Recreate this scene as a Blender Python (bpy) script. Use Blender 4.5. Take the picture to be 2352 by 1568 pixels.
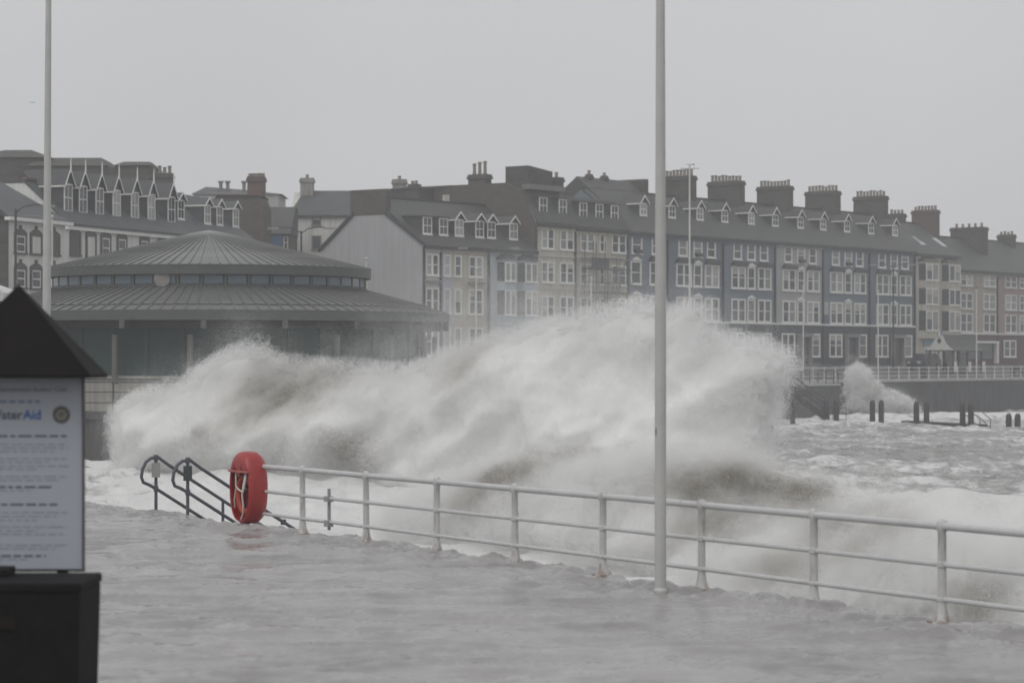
import bpy, bmesh, math, random
import numpy as np
from mathutils import Vector, Matrix

random.seed(7)
RNG = np.random.default_rng(11)
R = math.radians
for _o in list(bpy.data.objects):
    bpy.data.objects.remove(_o)
SC = bpy.context.scene
COL = SC.collection

# ------------------------------------------------------------------ camera
F, CX, HZ, CH = 6000.0, 1176.0, 825.0, 2.93       # focal length and horizon in photo pixels, eye height in metres
cam_d = bpy.data.cameras.new('camera')
cam_d.sensor_width = 36.0
cam_d.lens = 36.0 * F / 2352.0
cam_d.shift_y = (HZ - 784.0) / 2352.0
cam_d.clip_start, cam_d.clip_end = 0.5, 20000.0
cam_d.dof.use_dof = True
cam_d.dof.focus_distance = 64.0
cam_d.dof.aperture_fstop = 2.3
cam = bpy.data.objects.new('camera', cam_d)
cam.location = (0, 0, CH)
cam.rotation_euler = (R(90), 0, 0)
COL.objects.link(cam)
SC.camera = cam

# ------------------------------------------------------------------ sky, sun, exposure
SUN_EL, SUN_AZ = R(52), R(215)
w = bpy.data.worlds.new('World'); SC.world = w; w.use_nodes = True
nt = w.node_tree; nt.nodes.clear()
wo = nt.nodes.new('ShaderNodeOutputWorld'); bg = nt.nodes.new('ShaderNodeBackground')
sky = nt.nodes.new('ShaderNodeTexSky'); sky.sky_type = 'NISHITA'; sky.sun_disc = False
sky.sun_elevation = SUN_EL; sky.sun_rotation = SUN_AZ; sky.dust_density = 6.0; sky.air_density = 1.5
bw = nt.nodes.new('ShaderNodeHueSaturation'); bw.inputs['Saturation'].default_value = 0.06
mx = nt.nodes.new('ShaderNodeMix'); mx.data_type = 'RGBA'; mx.inputs[0].default_value = 0.80
mx.inputs[7].default_value = (5.9, 5.93, 6.03, 1)                 # the flat grey of the rain cloud
nt.links.new(sky.outputs[0], bw.inputs['Color'])
nt.links.new(bw.outputs[0], mx.inputs[6]); nt.links.new(mx.outputs[2], bg.inputs[0])
wtc = nt.nodes.new('ShaderNodeTexCoord'); wn = nt.nodes.new('ShaderNodeTexNoise'); wn.inputs['Scale'].default_value = 2.6; wn.inputs['Detail'].default_value = 4; wn.inputs['Roughness'].default_value = 0.45
nt.links.new(wtc.outputs['Generated'], wn.inputs['Vector'])
wr = nt.nodes.new('ShaderNodeMapRange'); wr.inputs[1].default_value = 0.3; wr.inputs[2].default_value = 0.7; wr.inputs[3].default_value = 0.092; wr.inputs[4].default_value = 0.108
nt.links.new(wn.outputs['Fac'], wr.inputs[0]); nt.links.new(wr.outputs[0], bg.inputs[1])
nt.links.new(bg.outputs[0], wo.inputs[0])
sun_d = bpy.data.lights.new('sun', 'SUN'); sun_d.energy = 0.6; sun_d.angle = R(35); sun_d.color = (1.0, 0.98, 0.95)
sun = bpy.data.objects.new('sun', sun_d)
sun.rotation_euler = (R(90) - SUN_EL, 0, R(180) - SUN_AZ)
sun.location = (0, 0, 80); COL.objects.link(sun)
SC.view_settings.view_transform = 'Standard'
SC.view_settings.look = 'None'
SC.view_settings.exposure = 0.22
SC.view_settings.gamma = 1.0
SC.cycles.max_bounces = 10
SC.cycles.diffuse_bounces = 6
SC.cycles.glossy_bounces = 3
SC.cycles.volume_bounces = 1
SC.cycles.use_denoising = True
SC.cycles.caustics_reflective = False
SC.cycles.caustics_refractive = False

# ------------------------------------------------------------------ photo pixels to places
def P(x, y, Y):
    return Vector(((x - CX) / F * Y, Y, CH + (HZ - y) / F * Y))

class Frame:
    """a street line: origin, direction; u runs along it, s runs back from it"""
    def __init__(self, ox, oy, dx, dy):
        l = math.hypot(dx, dy); self.o = (ox, oy); self.d = (dx / l, dy / l); self.b = (-dy / l, dx / l)
        self.ang = math.atan2(dy, dx)
    def u(self, x, s=0.0):
        k = (x - CX) / F
        ax = self.o[0] + s * self.b[0]; ay = self.o[1] + s * self.b[1]
        return (k * ay - ax) / (self.d[0] - k * self.d[1])
    def xy(self, u, s=0.0):
        return (self.o[0] + u * self.d[0] + s * self.b[0], self.o[1] + u * self.d[1] + s * self.b[1])
    def z(self, x, y, s=0.0):
        Y = self.xy(self.u(x, s), s)[1]
        return CH + (HZ - y) / F * Y

TF = Frame(10.7, 244.0, 34.0, 46.0)       # the sea-front terrace
BF = Frame(-32.5, 190.0, 0.348, 0.938)    # the white hotel behind the bandstand
GZ = 2.45                                 # street level along the terrace
def street_z(s):
    return GZ + s * 0.097

# ------------------------------------------------------------------ materials
MATS = {}
def mat(name, col, rough=0.7, var=0.18, scale=2.0, bump=0.0, bscale=8.0, metal=0.0, spec=0.5, streak=0.0, dark=None):
    if name in MATS: return MATS[name]
    m = bpy.data.materials.new(name); m.use_nodes = True
    n = m.node_tree.nodes; L = m.node_tree.links
    b = n['Principled BSDF']
    b.inputs['Roughness'].default_value = rough; b.inputs['Metallic'].default_value = metal
    b.inputs['Specular IOR Level'].default_value = spec
    tc = n.new('ShaderNodeTexCoord')
    no = n.new('ShaderNodeTexNoise'); no.inputs['Scale'].default_value = scale; no.inputs['Detail'].default_value = 6
    no.inputs['Roughness'].default_value = 0.65
    L.new(tc.outputs['Object'], no.inputs['Vector'])
    r = n.new('ShaderNodeValToRGB')
    r.color_ramp.elements[0].position = 0.28; r.color_ramp.elements[1].position = 0.72
    d = dark or tuple(c * (1 - var) for c in col)
    lt = tuple(min(1, c * (1 + var * 0.7)) for c in col)
    r.color_ramp.elements[0].color = (*d, 1); r.color_ramp.elements[1].color = (*lt, 1)
    L.new(no.outputs['Fac'], r.inputs['Fac'])
    out = r.outputs['Color']
    if streak > 0:
        mp = n.new('ShaderNodeMapping'); mp.inputs['Scale'].default_value = (3.0, 3.0, 0.18)
        L.new(tc.outputs['Object'], mp.inputs['Vector'])
        n2 = n.new('ShaderNodeTexNoise'); n2.inputs['Scale'].default_value = 1.6; n2.inputs['Detail'].default_value = 5
        L.new(mp.outputs[0], n2.inputs['Vector'])
        r2 = n.new('ShaderNodeValToRGB'); r2.color_ramp.elements[0].position = 0.35; r2.color_ramp.elements[1].position = 0.65
        v = 1 - streak
        r2.color_ramp.elements[0].color = (v, v * 0.985, v * 0.95, 1); r2.color_ramp.elements[1].color = (1, 1, 1, 1)
        L.new(n2.outputs['Fac'], r2.inputs['Fac'])
        mm = n.new('ShaderNodeMix'); mm.data_type = 'RGBA'; mm.blend_type = 'MULTIPLY'; mm.inputs[0].default_value = 1.0
        L.new(out, mm.inputs[6]); L.new(r2.outputs['Color'], mm.inputs[7]); out = mm.outputs[2]
    L.new(out, b.inputs['Base Color'])
    if bump > 0:
        n3 = n.new('ShaderNodeTexNoise'); n3.inputs['Scale'].default_value = bscale; n3.inputs['Detail'].default_value = 5
        L.new(tc.outputs['Object'], n3.inputs['Vector'])
        bp = n.new('ShaderNodeBump'); bp.inputs['Strength'].default_value = bump; bp.inputs['Distance'].default_value = 0.05
        L.new(n3.outputs['Fac'], bp.inputs['Height']); L.new(bp.outputs[0], b.inputs['Normal'])
    MATS[name] = m
    return m

def slate(name, c1, c2):
    if name in MATS: return MATS[name]
    m = bpy.data.materials.new(name); m.use_nodes = True
    n = m.node_tree.nodes; L = m.node_tree.links; b = n['Principled BSDF']
    b.inputs['Roughness'].default_value = 0.55
    tc = n.new('ShaderNodeTexCoord')
    no = n.new('ShaderNodeTexNoise'); no.inputs['Scale'].default_value = 0.5; no.inputs['Detail'].default_value = 8; no.inputs['Roughness'].default_value = 0.7
    L.new(tc.outputs['Object'], no.inputs['Vector'])
    mp = n.new('ShaderNodeMapping'); mp.inputs['Scale'].default_value = (1.4, 1.0, 1.0)
    L.new(tc.outputs['Object'], mp.inputs['Vector'])
    wv = n.new('ShaderNodeTexWave'); wv.bands_direction = 'Z'; wv.inputs['Scale'].default_value = 1.1; wv.inputs['Distortion'].default_value = 1.5
    wv.inputs['Detail'].default_value = 3; wv.inputs['Detail Scale'].default_value = 3
    L.new(mp.outputs[0], wv.inputs['Vector'])
    ad = n.new('ShaderNodeMath'); ad.operation = 'MULTIPLY_ADD'; ad.inputs[1].default_value = 0.18
    L.new(wv.outputs['Fac'], ad.inputs[0]); L.new(no.outputs['Fac'], ad.inputs[2])
    r = n.new('ShaderNodeValToRGB'); r.color_ramp.elements[0].position = 0.32; r.color_ramp.elements[1].position = 0.85
    r.color_ramp.elements[0].color = (*c1, 1); r.color_ramp.elements[1].color = (*c2, 1)
    L.new(ad.outputs[0], r.inputs['Fac']); L.new(r.outputs['Color'], b.inputs['Base Color'])
    MATS[name] = m
    return m

def brick(name, c1, c2, mortar, sc=5.0):
    if name in MATS: return MATS[name]
    m = bpy.data.materials.new(name); m.use_nodes = True
    n = m.node_tree.nodes; L = m.node_tree.links; b = n['Principled BSDF']; b.inputs['Roughness'].default_value = 0.85
    tc = n.new('ShaderNodeTexCoord')
    no = n.new('ShaderNodeTexNoise'); no.inputs['Scale'].default_value = 0.9; no.inputs['Detail'].default_value = 9; no.inputs['Roughness'].default_value = 0.75
    L.new(tc.outputs['Object'], no.inputs['Vector'])
    vo = n.new('ShaderNodeTexVoronoi'); vo.inputs['Scale'].default_value = sc
    mp = n.new('ShaderNodeMapping'); mp.inputs['Scale'].default_value = (0.5, 0.5, 1.3)
    L.new(tc.outputs['Object'], mp.inputs['Vector']); L.new(mp.outputs[0], vo.inputs['Vector'])
    r = n.new('ShaderNodeValToRGB'); r.color_ramp.elements[0].position = 0.3; r.color_ramp.elements[1].position = 0.7
    r.color_ramp.elements[0].color = (*c1, 1); r.color_ramp.elements[1].color = (*c2, 1)
    L.new(no.outputs['Fac'], r.inputs['Fac'])
    mm = n.new('ShaderNodeMix'); mm.data_type = 'RGBA'; mm.inputs[7].default_value = (*mortar, 1)
    mr = n.new('ShaderNodeMapRange'); mr.inputs[1].default_value = 0.0; mr.inputs[2].default_value = 1.0; mr.inputs[3].default_value = 0.0; mr.inputs[4].default_value = 0.5
    sp = n.new('ShaderNodeSeparateColor'); L.new(vo.outputs['Color'], sp.inputs[0]); L.new(sp.outputs[0], mr.inputs[0])
    L.new(mr.outputs[0], mm.inputs[0]); L.new(r.outputs['Color'], mm.inputs[6]); L.new(mm.outputs[2], b.inputs['Base Color'])
    MATS[name] = m
    return m

def rusty_paint(name, col, rust=(0.17, 0.088, 0.055), amount=0.5, low=0.0):
    """weathered paint with rust breaking through, most of it low on the thing"""
    if name in MATS: return MATS[name]
    m = mat(name, col, 0.42, 0.10, 3.0)
    n = m.node_tree.nodes; L = m.node_tree.links; b = n['Principled BSDF']
    src = b.inputs['Base Color'].links[0].from_socket
    tc = n.new('ShaderNodeTexCoord'); mp = n.new('ShaderNodeMapping'); mp.inputs['Scale'].default_value = (14, 14, 2.2)
    L.new(tc.outputs['Object'], mp.inputs['Vector'])
    oi = n.new('ShaderNodeObjectInfo'); ml = n.new('ShaderNodeMath'); ml.operation = 'MULTIPLY'; ml.inputs[1].default_value = 37.0
    cb = n.new('ShaderNodeCombineXYZ'); L.new(oi.outputs['Random'], ml.inputs[0]); L.new(ml.outputs[0], cb.inputs[2])
    L.new(cb.outputs[0], mp.inputs['Location'])
    no = n.new('ShaderNodeTexNoise'); no.inputs['Scale'].default_value = 1.0; no.inputs['Detail'].default_value = 7; no.inputs['Roughness'].default_value = 0.7
    L.new(mp.outputs[0], no.inputs['Vector'])
    sx = n.new('ShaderNodeSeparateXYZ'); L.new(tc.outputs['Object'], sx.inputs[0])
    mr = n.new('ShaderNodeMapRange'); mr.inputs[1].default_value = 0.0; mr.inputs[2].default_value = 0.22; mr.inputs[3].default_value = low; mr.inputs[4].default_value = 0.0
    L.new(sx.outputs[2], mr.inputs[0])
    ad = n.new('ShaderNodeMath'); ad.operation = 'ADD'; L.new(no.outputs['Fac'], ad.inputs[0]); L.new(mr.outputs[0], ad.inputs[1])
    r = n.new('ShaderNodeValToRGB'); r.color_ramp.elements[0].position = 0.66 - 0.12 * amount; r.color_ramp.elements[1].position = 0.72
    r.color_ramp.elements[0].color = (0, 0, 0, 1); r.color_ramp.elements[1].color = (0.85, 0.85, 0.85, 1)
    L.new(ad.outputs[0], r.inputs['Fac'])
    mm = n.new('ShaderNodeMix'); mm.data_type = 'RGBA'; mm.inputs[7].default_value = (*rust, 1)
    L.new(r.outputs['Color'], mm.inputs[0]); L.new(src, mm.inputs[6]); L.new(mm.outputs[2], b.inputs['Base Color'])
    return m

WHITE = mat('white_paint', (0.72, 0.72, 0.69), 0.5, 0.10, 1.5)
GLASS = mat('window_glass', (0.030, 0.033, 0.036), 0.08, 0.4, 0.7)
CURTAIN = mat('curtained_glass', (0.20, 0.20, 0.19), 0.12, 0.35, 1.2)
SLATE = slate('slate_green', (0.030, 0.031, 0.030), (0.068, 0.067, 0.063))
SLATE_B = slate('slate_blue', (0.032, 0.035, 0.038), (0.080, 0.084, 0.089))
DARKTRIM = mat('dark_trim', (0.035, 0.036, 0.038), 0.6)
STONE = brick('dark_stone', (0.034, 0.032, 0.028), (0.074, 0.070, 0.061), (0.10, 0.095, 0.085), 3.0)
BRICK = brick('brown_brick', (0.050, 0.043, 0.037), (0.095, 0.080, 0.068), (0.11, 0.098, 0.086), 4.0)
REDBRICK = brick('red_brick', (0.070, 0.045, 0.040), (0.115, 0.072, 0.062), (0.13, 0.10, 0.085), 4.0)
POT = mat('clay_pot', (0.23, 0.20, 0.17), 0.85, 0.3, 2.0)
LEADRIDGE = mat('ridge_tile', (0.17, 0.10, 0.085), 0.8, 0.25)

# ------------------------------------------------------------------ mesh building
class MB:
    def __init__(self): self.v = []; self.f = []
    def add(self, vs, fs):
        o = len(self.v); self.v += [tuple(p) for p in vs]; self.f += [tuple(i + o for i in f) for f in fs]; return self
    def box(self, x0, x1, y0, y1, z0, z1):
        return self.add([(x0, y0, z0), (x1, y0, z0), (x1, y1, z0), (x0, y1, z0), (x0, y0, z1), (x1, y0, z1), (x1, y1, z1), (x0, y1, z1)],
                        [(0, 3, 2, 1), (4, 5, 6, 7), (0, 1, 5, 4), (1, 2, 6, 5), (2, 3, 7, 6), (3, 0, 4, 7)])
    def prism(self, poly, axis, a0, a1):
        """poly: (p, q) pairs, extruded along axis x (p=y, q=z), y (p=x, q=z) or z (p=x, q=y)"""
        n = len(poly)
        def pt(p, q, a): return {'x': (a, p, q), 'y': (p, a, q), 'z': (p, q, a)}[axis]
        vs = [pt(p, q, a0) for p, q in poly] + [pt(p, q, a1) for p, q in poly]
        fs = [tuple(range(n))[::-1], tuple(range(n, 2 * n))] + [(i, (i + 1) % n, n + (i + 1) % n, n + i) for i in range(n)]
        return self.add(vs, fs)
    def frustum(self, x0, x1, y0, y1, z0, z1, ix, iy):
        return self.add([(x0, y0, z0), (x1, y0, z0), (x1, y1, z0), (x0, y1, z0),
                         (x0 + ix, y0 + iy, z1), (x1 - ix, y0 + iy, z1), (x1 - ix, y1 - iy, z1), (x0 + ix, y1 - iy, z1)],
                        [(0, 3, 2, 1), (4, 5, 6, 7), (0, 1, 5, 4), (1, 2, 6, 5), (2, 3, 7, 6), (3, 0, 4, 7)])
    def tube(self, path, r, n=10, cap=True):
        path = [Vector(p) for p in path]; rs = r if isinstance(r, (list, tuple)) else [r] * len(path)
        base = len(self.v); prev = None
        for i, p in enumerate(path):
            t = (path[min(i + 1, len(path) - 1)] - path[max(i - 1, 0)])
            if t.length < 1e-9: t = Vector((0, 0, 1))
            t.normalize()
            if prev is None:
                a = Vector((0, 0, 1)) if abs(t.z) < 0.9 else Vector((1, 0, 0))
                nrm = t.cross(a).normalized()
            else:
                nrm = (prev - t * prev.dot(t)).normalized()
            prev = nrm; bn = t.cross(nrm)
            for k in range(n):
                q = 2 * math.pi * k / n
                self.v.append(tuple(p + (nrm * math.cos(q) + bn * math.sin(q)) * rs[i]))
        for i in range(len(path) - 1):
            for k in range(n):
                a = base + i * n + k; b = base + i * n + (k + 1) % n
                self.f.append((a, b, b + n, a + n))
        if cap:
            self.f.append(tuple(base + k for k in range(n))[::-1])
            e = base + (len(path) - 1) * n
            self.f.append(tuple(e + k for k in range(n)))
        return self
    def lathe(self, prof, n=24, cx=0, cy=0):
        base = len(self.v)
        for r, z in prof:
            for k in range(n):
                q = 2 * math.pi * k / n
                self.v.append((cx + r * math.cos(q), cy + r * math.sin(q), z))
        for i in range(len(prof) - 1):
            for k in range(n):
                a = base + i * n + k; b = base + i * n + (k + 1) % n
                self.f.append((a, b, b + n, a + n))
        self.f.append(tuple(base + k for k in range(n))[::-1])
        e = base + (len(prof) - 1) * n
        self.f.append(tuple(e + k for k in range(n)))
        return self
    def mesh(self, name, m, smooth=False, bevel=0.0):
        me = bpy.data.meshes.new(name); me.from_pydata(self.v, [], self.f)
        bm = bmesh.new(); bm.from_mesh(me)
        if bevel > 0:
            bmesh.ops.bevel(bm, geom=list(bm.edges), offset=bevel, segments=2, affect='EDGES', profile=0.6)
        bmesh.ops.recalc_face_normals(bm, faces=bm.faces); bm.to_mesh(me); bm.free()
        me.materials.append(m)
        if smooth:
            me.polygons.foreach_set('use_smooth', [True] * len(me.polygons))
            try: me.set_sharp_from_angle(angle=R(40))
            except Exception: pass
        return me
    def build(self, name, m, parent=None, smooth=False, bevel=0.0, loc=None):
        o = bpy.data.objects.new(name, self.mesh(name, m, smooth, bevel)); COL.objects.link(o)
        if parent: o.parent = parent
        if loc is not None: o.location = loc
        return o

def tag(o, label=None, cat=None, group=None, kind=None):
    if label: o['label'] = label
    if cat: o['category'] = cat
    if group: o['group'] = group
    if kind: o['kind'] = kind
    return o
def thing(name, label, cat, loc=(0, 0, 0), rz=0.0, group=None):
    o = bpy.data.objects.new(name, None); COL.objects.link(o); o.empty_display_size = 0.3
    o.location = loc; o.rotation_euler = (0, 0, rz)
    return tag(o, label, cat, group)
def link(name, me, parent, loc=(0, 0, 0), rot=(0, 0, 0), scale=None):
    o = bpy.data.objects.new(name, me); COL.objects.link(o); o.parent = parent; o.location = loc; o.rotation_euler = rot
    if scale: o.scale = scale
    return o

# noise on numpy arrays -------------------------------------------------
_LAT = RNG.random((64, 64, 64)).astype(np.float32)
def vnoise(x, y, z):
    xi = np.floor(x).astype(np.int32); yi = np.floor(y).astype(np.int32); zi = np.floor(z).astype(np.int32)
    fx = (x - xi).astype(np.float32); fy = (y - yi).astype(np.float32); fz = (z - zi).astype(np.float32)
    fx = fx * fx * (3 - 2 * fx); fy = fy * fy * (3 - 2 * fy); fz = fz * fz * (3 - 2 * fz)
    x0 = xi & 63; x1 = (xi + 1) & 63; y0 = yi & 63; y1 = (yi + 1) & 63; z0 = zi & 63; z1 = (zi + 1) & 63
    def l(a, b, t): return a + (b - a) * t
    return l(l(l(_LAT[x0, y0, z0], _LAT[x1, y0, z0], fx), l(_LAT[x0, y1, z0], _LAT[x1, y1, z0], fx), fy),
             l(l(_LAT[x0, y0, z1], _LAT[x1, y0, z1], fx), l(_LAT[x0, y1, z1], _LAT[x1, y1, z1], fx), fy), fz)
def fbm(x, y, z, octv=4, gain=0.5):
    a, s, t = 1.0, 0.0, 0.0
    for i in range(octv):
        s = s + a * vnoise(x + 17.3 * i, y + 5.1 * i, z + 9.7 * i); t += a; a *= gain
        x, y, z = x * 2.03, y * 2.03, z * 2.03
    return s / t

# ================================================================== SETTING: land
EDGE0 = Vector((4.71, 28.6, 0)); EDGED = Vector((-0.4906, 0.8714, 0))       # the near sea-wall edge, running away from the camera
EDGEN = Vector((0.8714, 0.4906, 0))                                         # out to sea
def edge(t): return EDGE0 + EDGED * t

CONC = mat('wet_concrete', (0.17, 0.165, 0.16), 0.35, 0.25, 1.2, 0.3, 6)
WALLC = mat('sea_wall_concrete', (0.085, 0.085, 0.088), 0.6, 0.45, 0.35, 0.3, 2, streak=0.6)
a, b_ = edge(-56), edge(18.9)
prom = MB().prism([(a.x, a.y), (b_.x, b_.y), (-47, 121), (-90, 125), (-90, -30), (25, -30)], 'z', -4.5, 0.0).build('promenade', CONC)
tag(prom, kind='structure')
land = MB()
q = [TF.xy(-260, 1.0), TF.xy(400, 1.0), TF.xy(400, 300), TF.xy(-260, 300)]
land.prism([tuple(p) for p in q], 'z', -4, GZ - 0.02)
tag(land.build('ground', mat('ground', (0.09, 0.09, 0.085), 0.8, 0.3, 0.2)), kind='structure')
road = MB()
pts = [(-15.0, street_z(-15)), (-9.0, street_z(-9)), (-8.9, street_z(-8.9) - 0.12), (-2.6, street_z(-2.6) - 0.12), (-2.5, street_z(-2.5)), (1.2, street_z(0))]
for i in range(len(pts) - 1):
    (s0, z0), (s1, z1) = pts[i], pts[i + 1]
    road.add([(-120, s0, z0), (300, s0, z0), (300, s1, z1), (-120, s1, z1)], [(0, 1, 2, 3)])
ro = road.build('street', mat('wet_asphalt', (0.085, 0.082, 0.083), 0.3, 0.25, 0.4))
ro.location = (*TF.o, 0); ro.rotation_euler = (0, 0, TF.ang); tag(ro, kind='structure')

sw = thing('sea_wall', 'tall dark concrete sea wall below the far white railing', 'wall', (*TF.xy(0, -15.0), 0), TF.ang)
MB().prism([(0.0, -5), (0.0, street_z(-15) - 0.25), (0.9, street_z(-15) - 0.25), (0.9, -5), (-0.35, -5)], 'x', -120, 300).build('wall', WALLC, sw)
MB().box(-120, 300, -0.12, 0.9, street_z(-15) - 0.25, street_z(-15) + 0.03).build('coping', mat('coping_stone', (0.42, 0.41, 0.40), 0.5, 0.2, 0.6), sw)

# ================================================================== SEA
SEA_Z = -2.55
def sea_material():
    m = bpy.data.materials.new('storm_sea'); m.use_nodes = True
    n = m.node_tree.nodes; L = m.node_tree.links; b = n['Principled BSDF']
    tc = n.new('ShaderNodeTexCoord')
    def noise(scale, mapscale, detail=7, rough=0.6, dist=0.0):
        mp = n.new('ShaderNodeMapping'); mp.inputs['Scale'].default_value = mapscale; mp.inputs['Rotation'].default_value = (0, 0, R(4))
        L.new(tc.outputs['Object'], mp.inputs['Vector'])
        t = n.new('ShaderNodeTexNoise'); t.inputs['Scale'].default_value = scale; t.inputs['Detail'].default_value = detail
        t.inputs['Roughness'].default_value = rough; t.inputs['Distortion'].default_value = dist
        L.new(mp.outputs[0], t.inputs['Vector']); return t.outputs['Fac']
    big = noise(0.10, (0.7, 0.4, 1), 5, 0.55, 0.6)
    fine = noise(0.9, (0.85, 0.35, 1), 10, 0.72, 1.0)
    at = n.new('ShaderNodeAttribute'); at.attribute_name = 'foam'
    s1 = n.new('ShaderNodeMath'); s1.operation = 'MULTIPLY_ADD'; s1.inputs[1].default_value = 0.65
    L.new(big, s1.inputs[0]); L.new(fine, s1.inputs[2])
    s2 = n.new('ShaderNodeMath'); s2.operation = 'ADD'; L.new(s1.outputs[0], s2.inputs[0]); L.new(at.outputs['Fac'], s2.inputs[1])
    r = n.new('ShaderNodeValToRGB'); r.color_ramp.elements[0].position = 0.78; r.color_ramp.elements[1].position = 1.08
    r.color_ramp.elements.new(0.9)
    e = r.color_ramp.elements
    e[0].position = 0.70; e[0].color = (0.13, 0.125, 0.115, 1)
    e[1].position = 0.85; e[1].color = (0.30, 0.297, 0.29, 1)
    e[2].position = 1.02; e[2].color = (0.72, 0.72, 0.71, 1)
    L.new(s2.outputs[0], r.inputs['Fac']); L.new(r.outputs['Color'], b.inputs['Base Color'])
    r2 = n.new('ShaderNodeMapRange'); r2.inputs[1].default_value = 0.72; r2.inputs[2].default_value = 1.0; r2.inputs[3].default_value = 0.22; r2.inputs[4].default_value = 0.75
    L.new(s2.outputs[0], r2.inputs[0]); L.new(r2.outputs[0], b.inputs['Roughness'])
    bp = n.new('ShaderNodeBump'); bp.inputs['Strength'].default_value = 0.8; bp.inputs['Distance'].default_value = 0.35
    L.new(fine, bp.inputs['Height']); L.new(bp.outputs[0], b.inputs['Normal'])
    return m
SEAM = sea_material()
def gauss(x, y, cx, cy, sx, sy, ang=0.0):
    c, s = math.cos(ang), math.sin(ang); dx, dy = x - cx, y - cy
    u, v = dx * c + dy * s, -dx * s + dy * c
    return np.exp(-(u / sx) ** 2 - (v / sy) ** 2)
def sea_height(X, Y):
    h = np.full(X.shape, SEA_Z)
    far = np.clip((Y - 60) / 100, 0, 1)
    h += (fbm(X * 0.10, Y * 0.16, X * 0 + 3, 3) - 0.5) * (0.9 - 0.4 * far) - 0.12 * far
    h += (fbm(X * 0.6, Y * 0.8, X * 0 + 8, 4) - 0.5) * 0.5
    rid = 1 - np.abs(2 * fbm(X * 0.22, Y * 0.42, X * 0 + 21, 4) - 1)
    h += (rid ** 3) * (0.40 - 0.18 * far)
    h += 1.25 * gauss(X, Y, 13.5, 76, 5.5, 2.6, -0.25)         # foam-covered hump at the right
    h += 0.45 * gauss(X, Y, 37, 240, 26, 6, 0.55)              # wash running back from the far wall
    h += 0.85 * gauss(X, Y, -9, 114, 15, 17)                  # surge piled up before the bandstand wall
    return h
rows = np.concatenate([np.arange(30, 60, 0.35), np.arange(60, 130, 0.5), np.arange(130, 300, 0.9)])
cols = np.linspace(-0.32, 0.42, 420)
GX, GY = np.meshgrid(cols, rows); GXw = GX * GY
H = sea_height(GXw, GY)
foam = 0.0 + 0.27 * gauss(GXw, GY, -4, 74, 14, 38) + 0.12 * gauss(GXw, GY, 2, 100, 30, 14) + 0.30 * gauss(GXw, GY, 15, 72, 12, 7, -0.2) + 0.16 * gauss(GXw, GY, 40, 238, 26, 14, 0.5) + 0.16 * gauss(GXw, GY, 4, 48, 12, 14) + 0.05 * gauss(GXw, GY, 34, 190, 20, 30)
foam += 0.10 * np.clip((H - SEA_Z) / 0.8, -0.6, 1.2)
def grid_mesh(name, V, nr, nc, m, attrs=None, smooth=True):
    idx = np.arange(nr * nc).reshape(nr, nc)
    fs = np.stack([idx[:-1, :-1], idx[:-1, 1:], idx[1:, 1:], idx[1:, :-1]], -1).reshape(-1, 4)
    me = bpy.data.meshes.new(name)
    me.vertices.add(len(V)); me.vertices.foreach_set('co', np.ascontiguousarray(V, np.float32).ravel())
    me.loops.add(fs.size); me.loops.foreach_set('vertex_index', fs.ravel().astype(np.int32))
    me.polygons.add(len(fs)); me.polygons.foreach_set('loop_start', np.arange(0, fs.size, 4, dtype=np.int32))
    me.polygons.foreach_set('loop_total', np.full(len(fs), 4, np.int32))
    me.update(); me.validate()
    if smooth: me.polygons.foreach_set('use_smooth', [True] * len(me.polygons))
    for k, a_ in (attrs or {}).items():
        at = me.attributes.new(k, 'FLOAT', 'POINT'); at.data.foreach_set('value', np.ascontiguousarray(a_, np.float32).ravel())
    me.materials.append(m)
    return me
me = grid_mesh('sea', np.stack([GXw, GY, H], -1).reshape(-1, 3), len(rows), len(cols), SEAM, {'foam': foam})
sea = bpy.data.objects.new('sea', me); COL.objects.link(sea); tag(sea, kind='structure')
# the open sea beyond, out to the horizon
osea = MB().add([(-6000, -6000, SEA_Z - 0.9), (9000, -6000, SEA_Z - 0.9), (9000, 9000, SEA_Z - 0.9), (-6000, 9000, SEA_Z - 0.9)], [(0, 1, 2, 3)]).build('open_sea', SEAM)
tag(osea, kind='structure')

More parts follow.
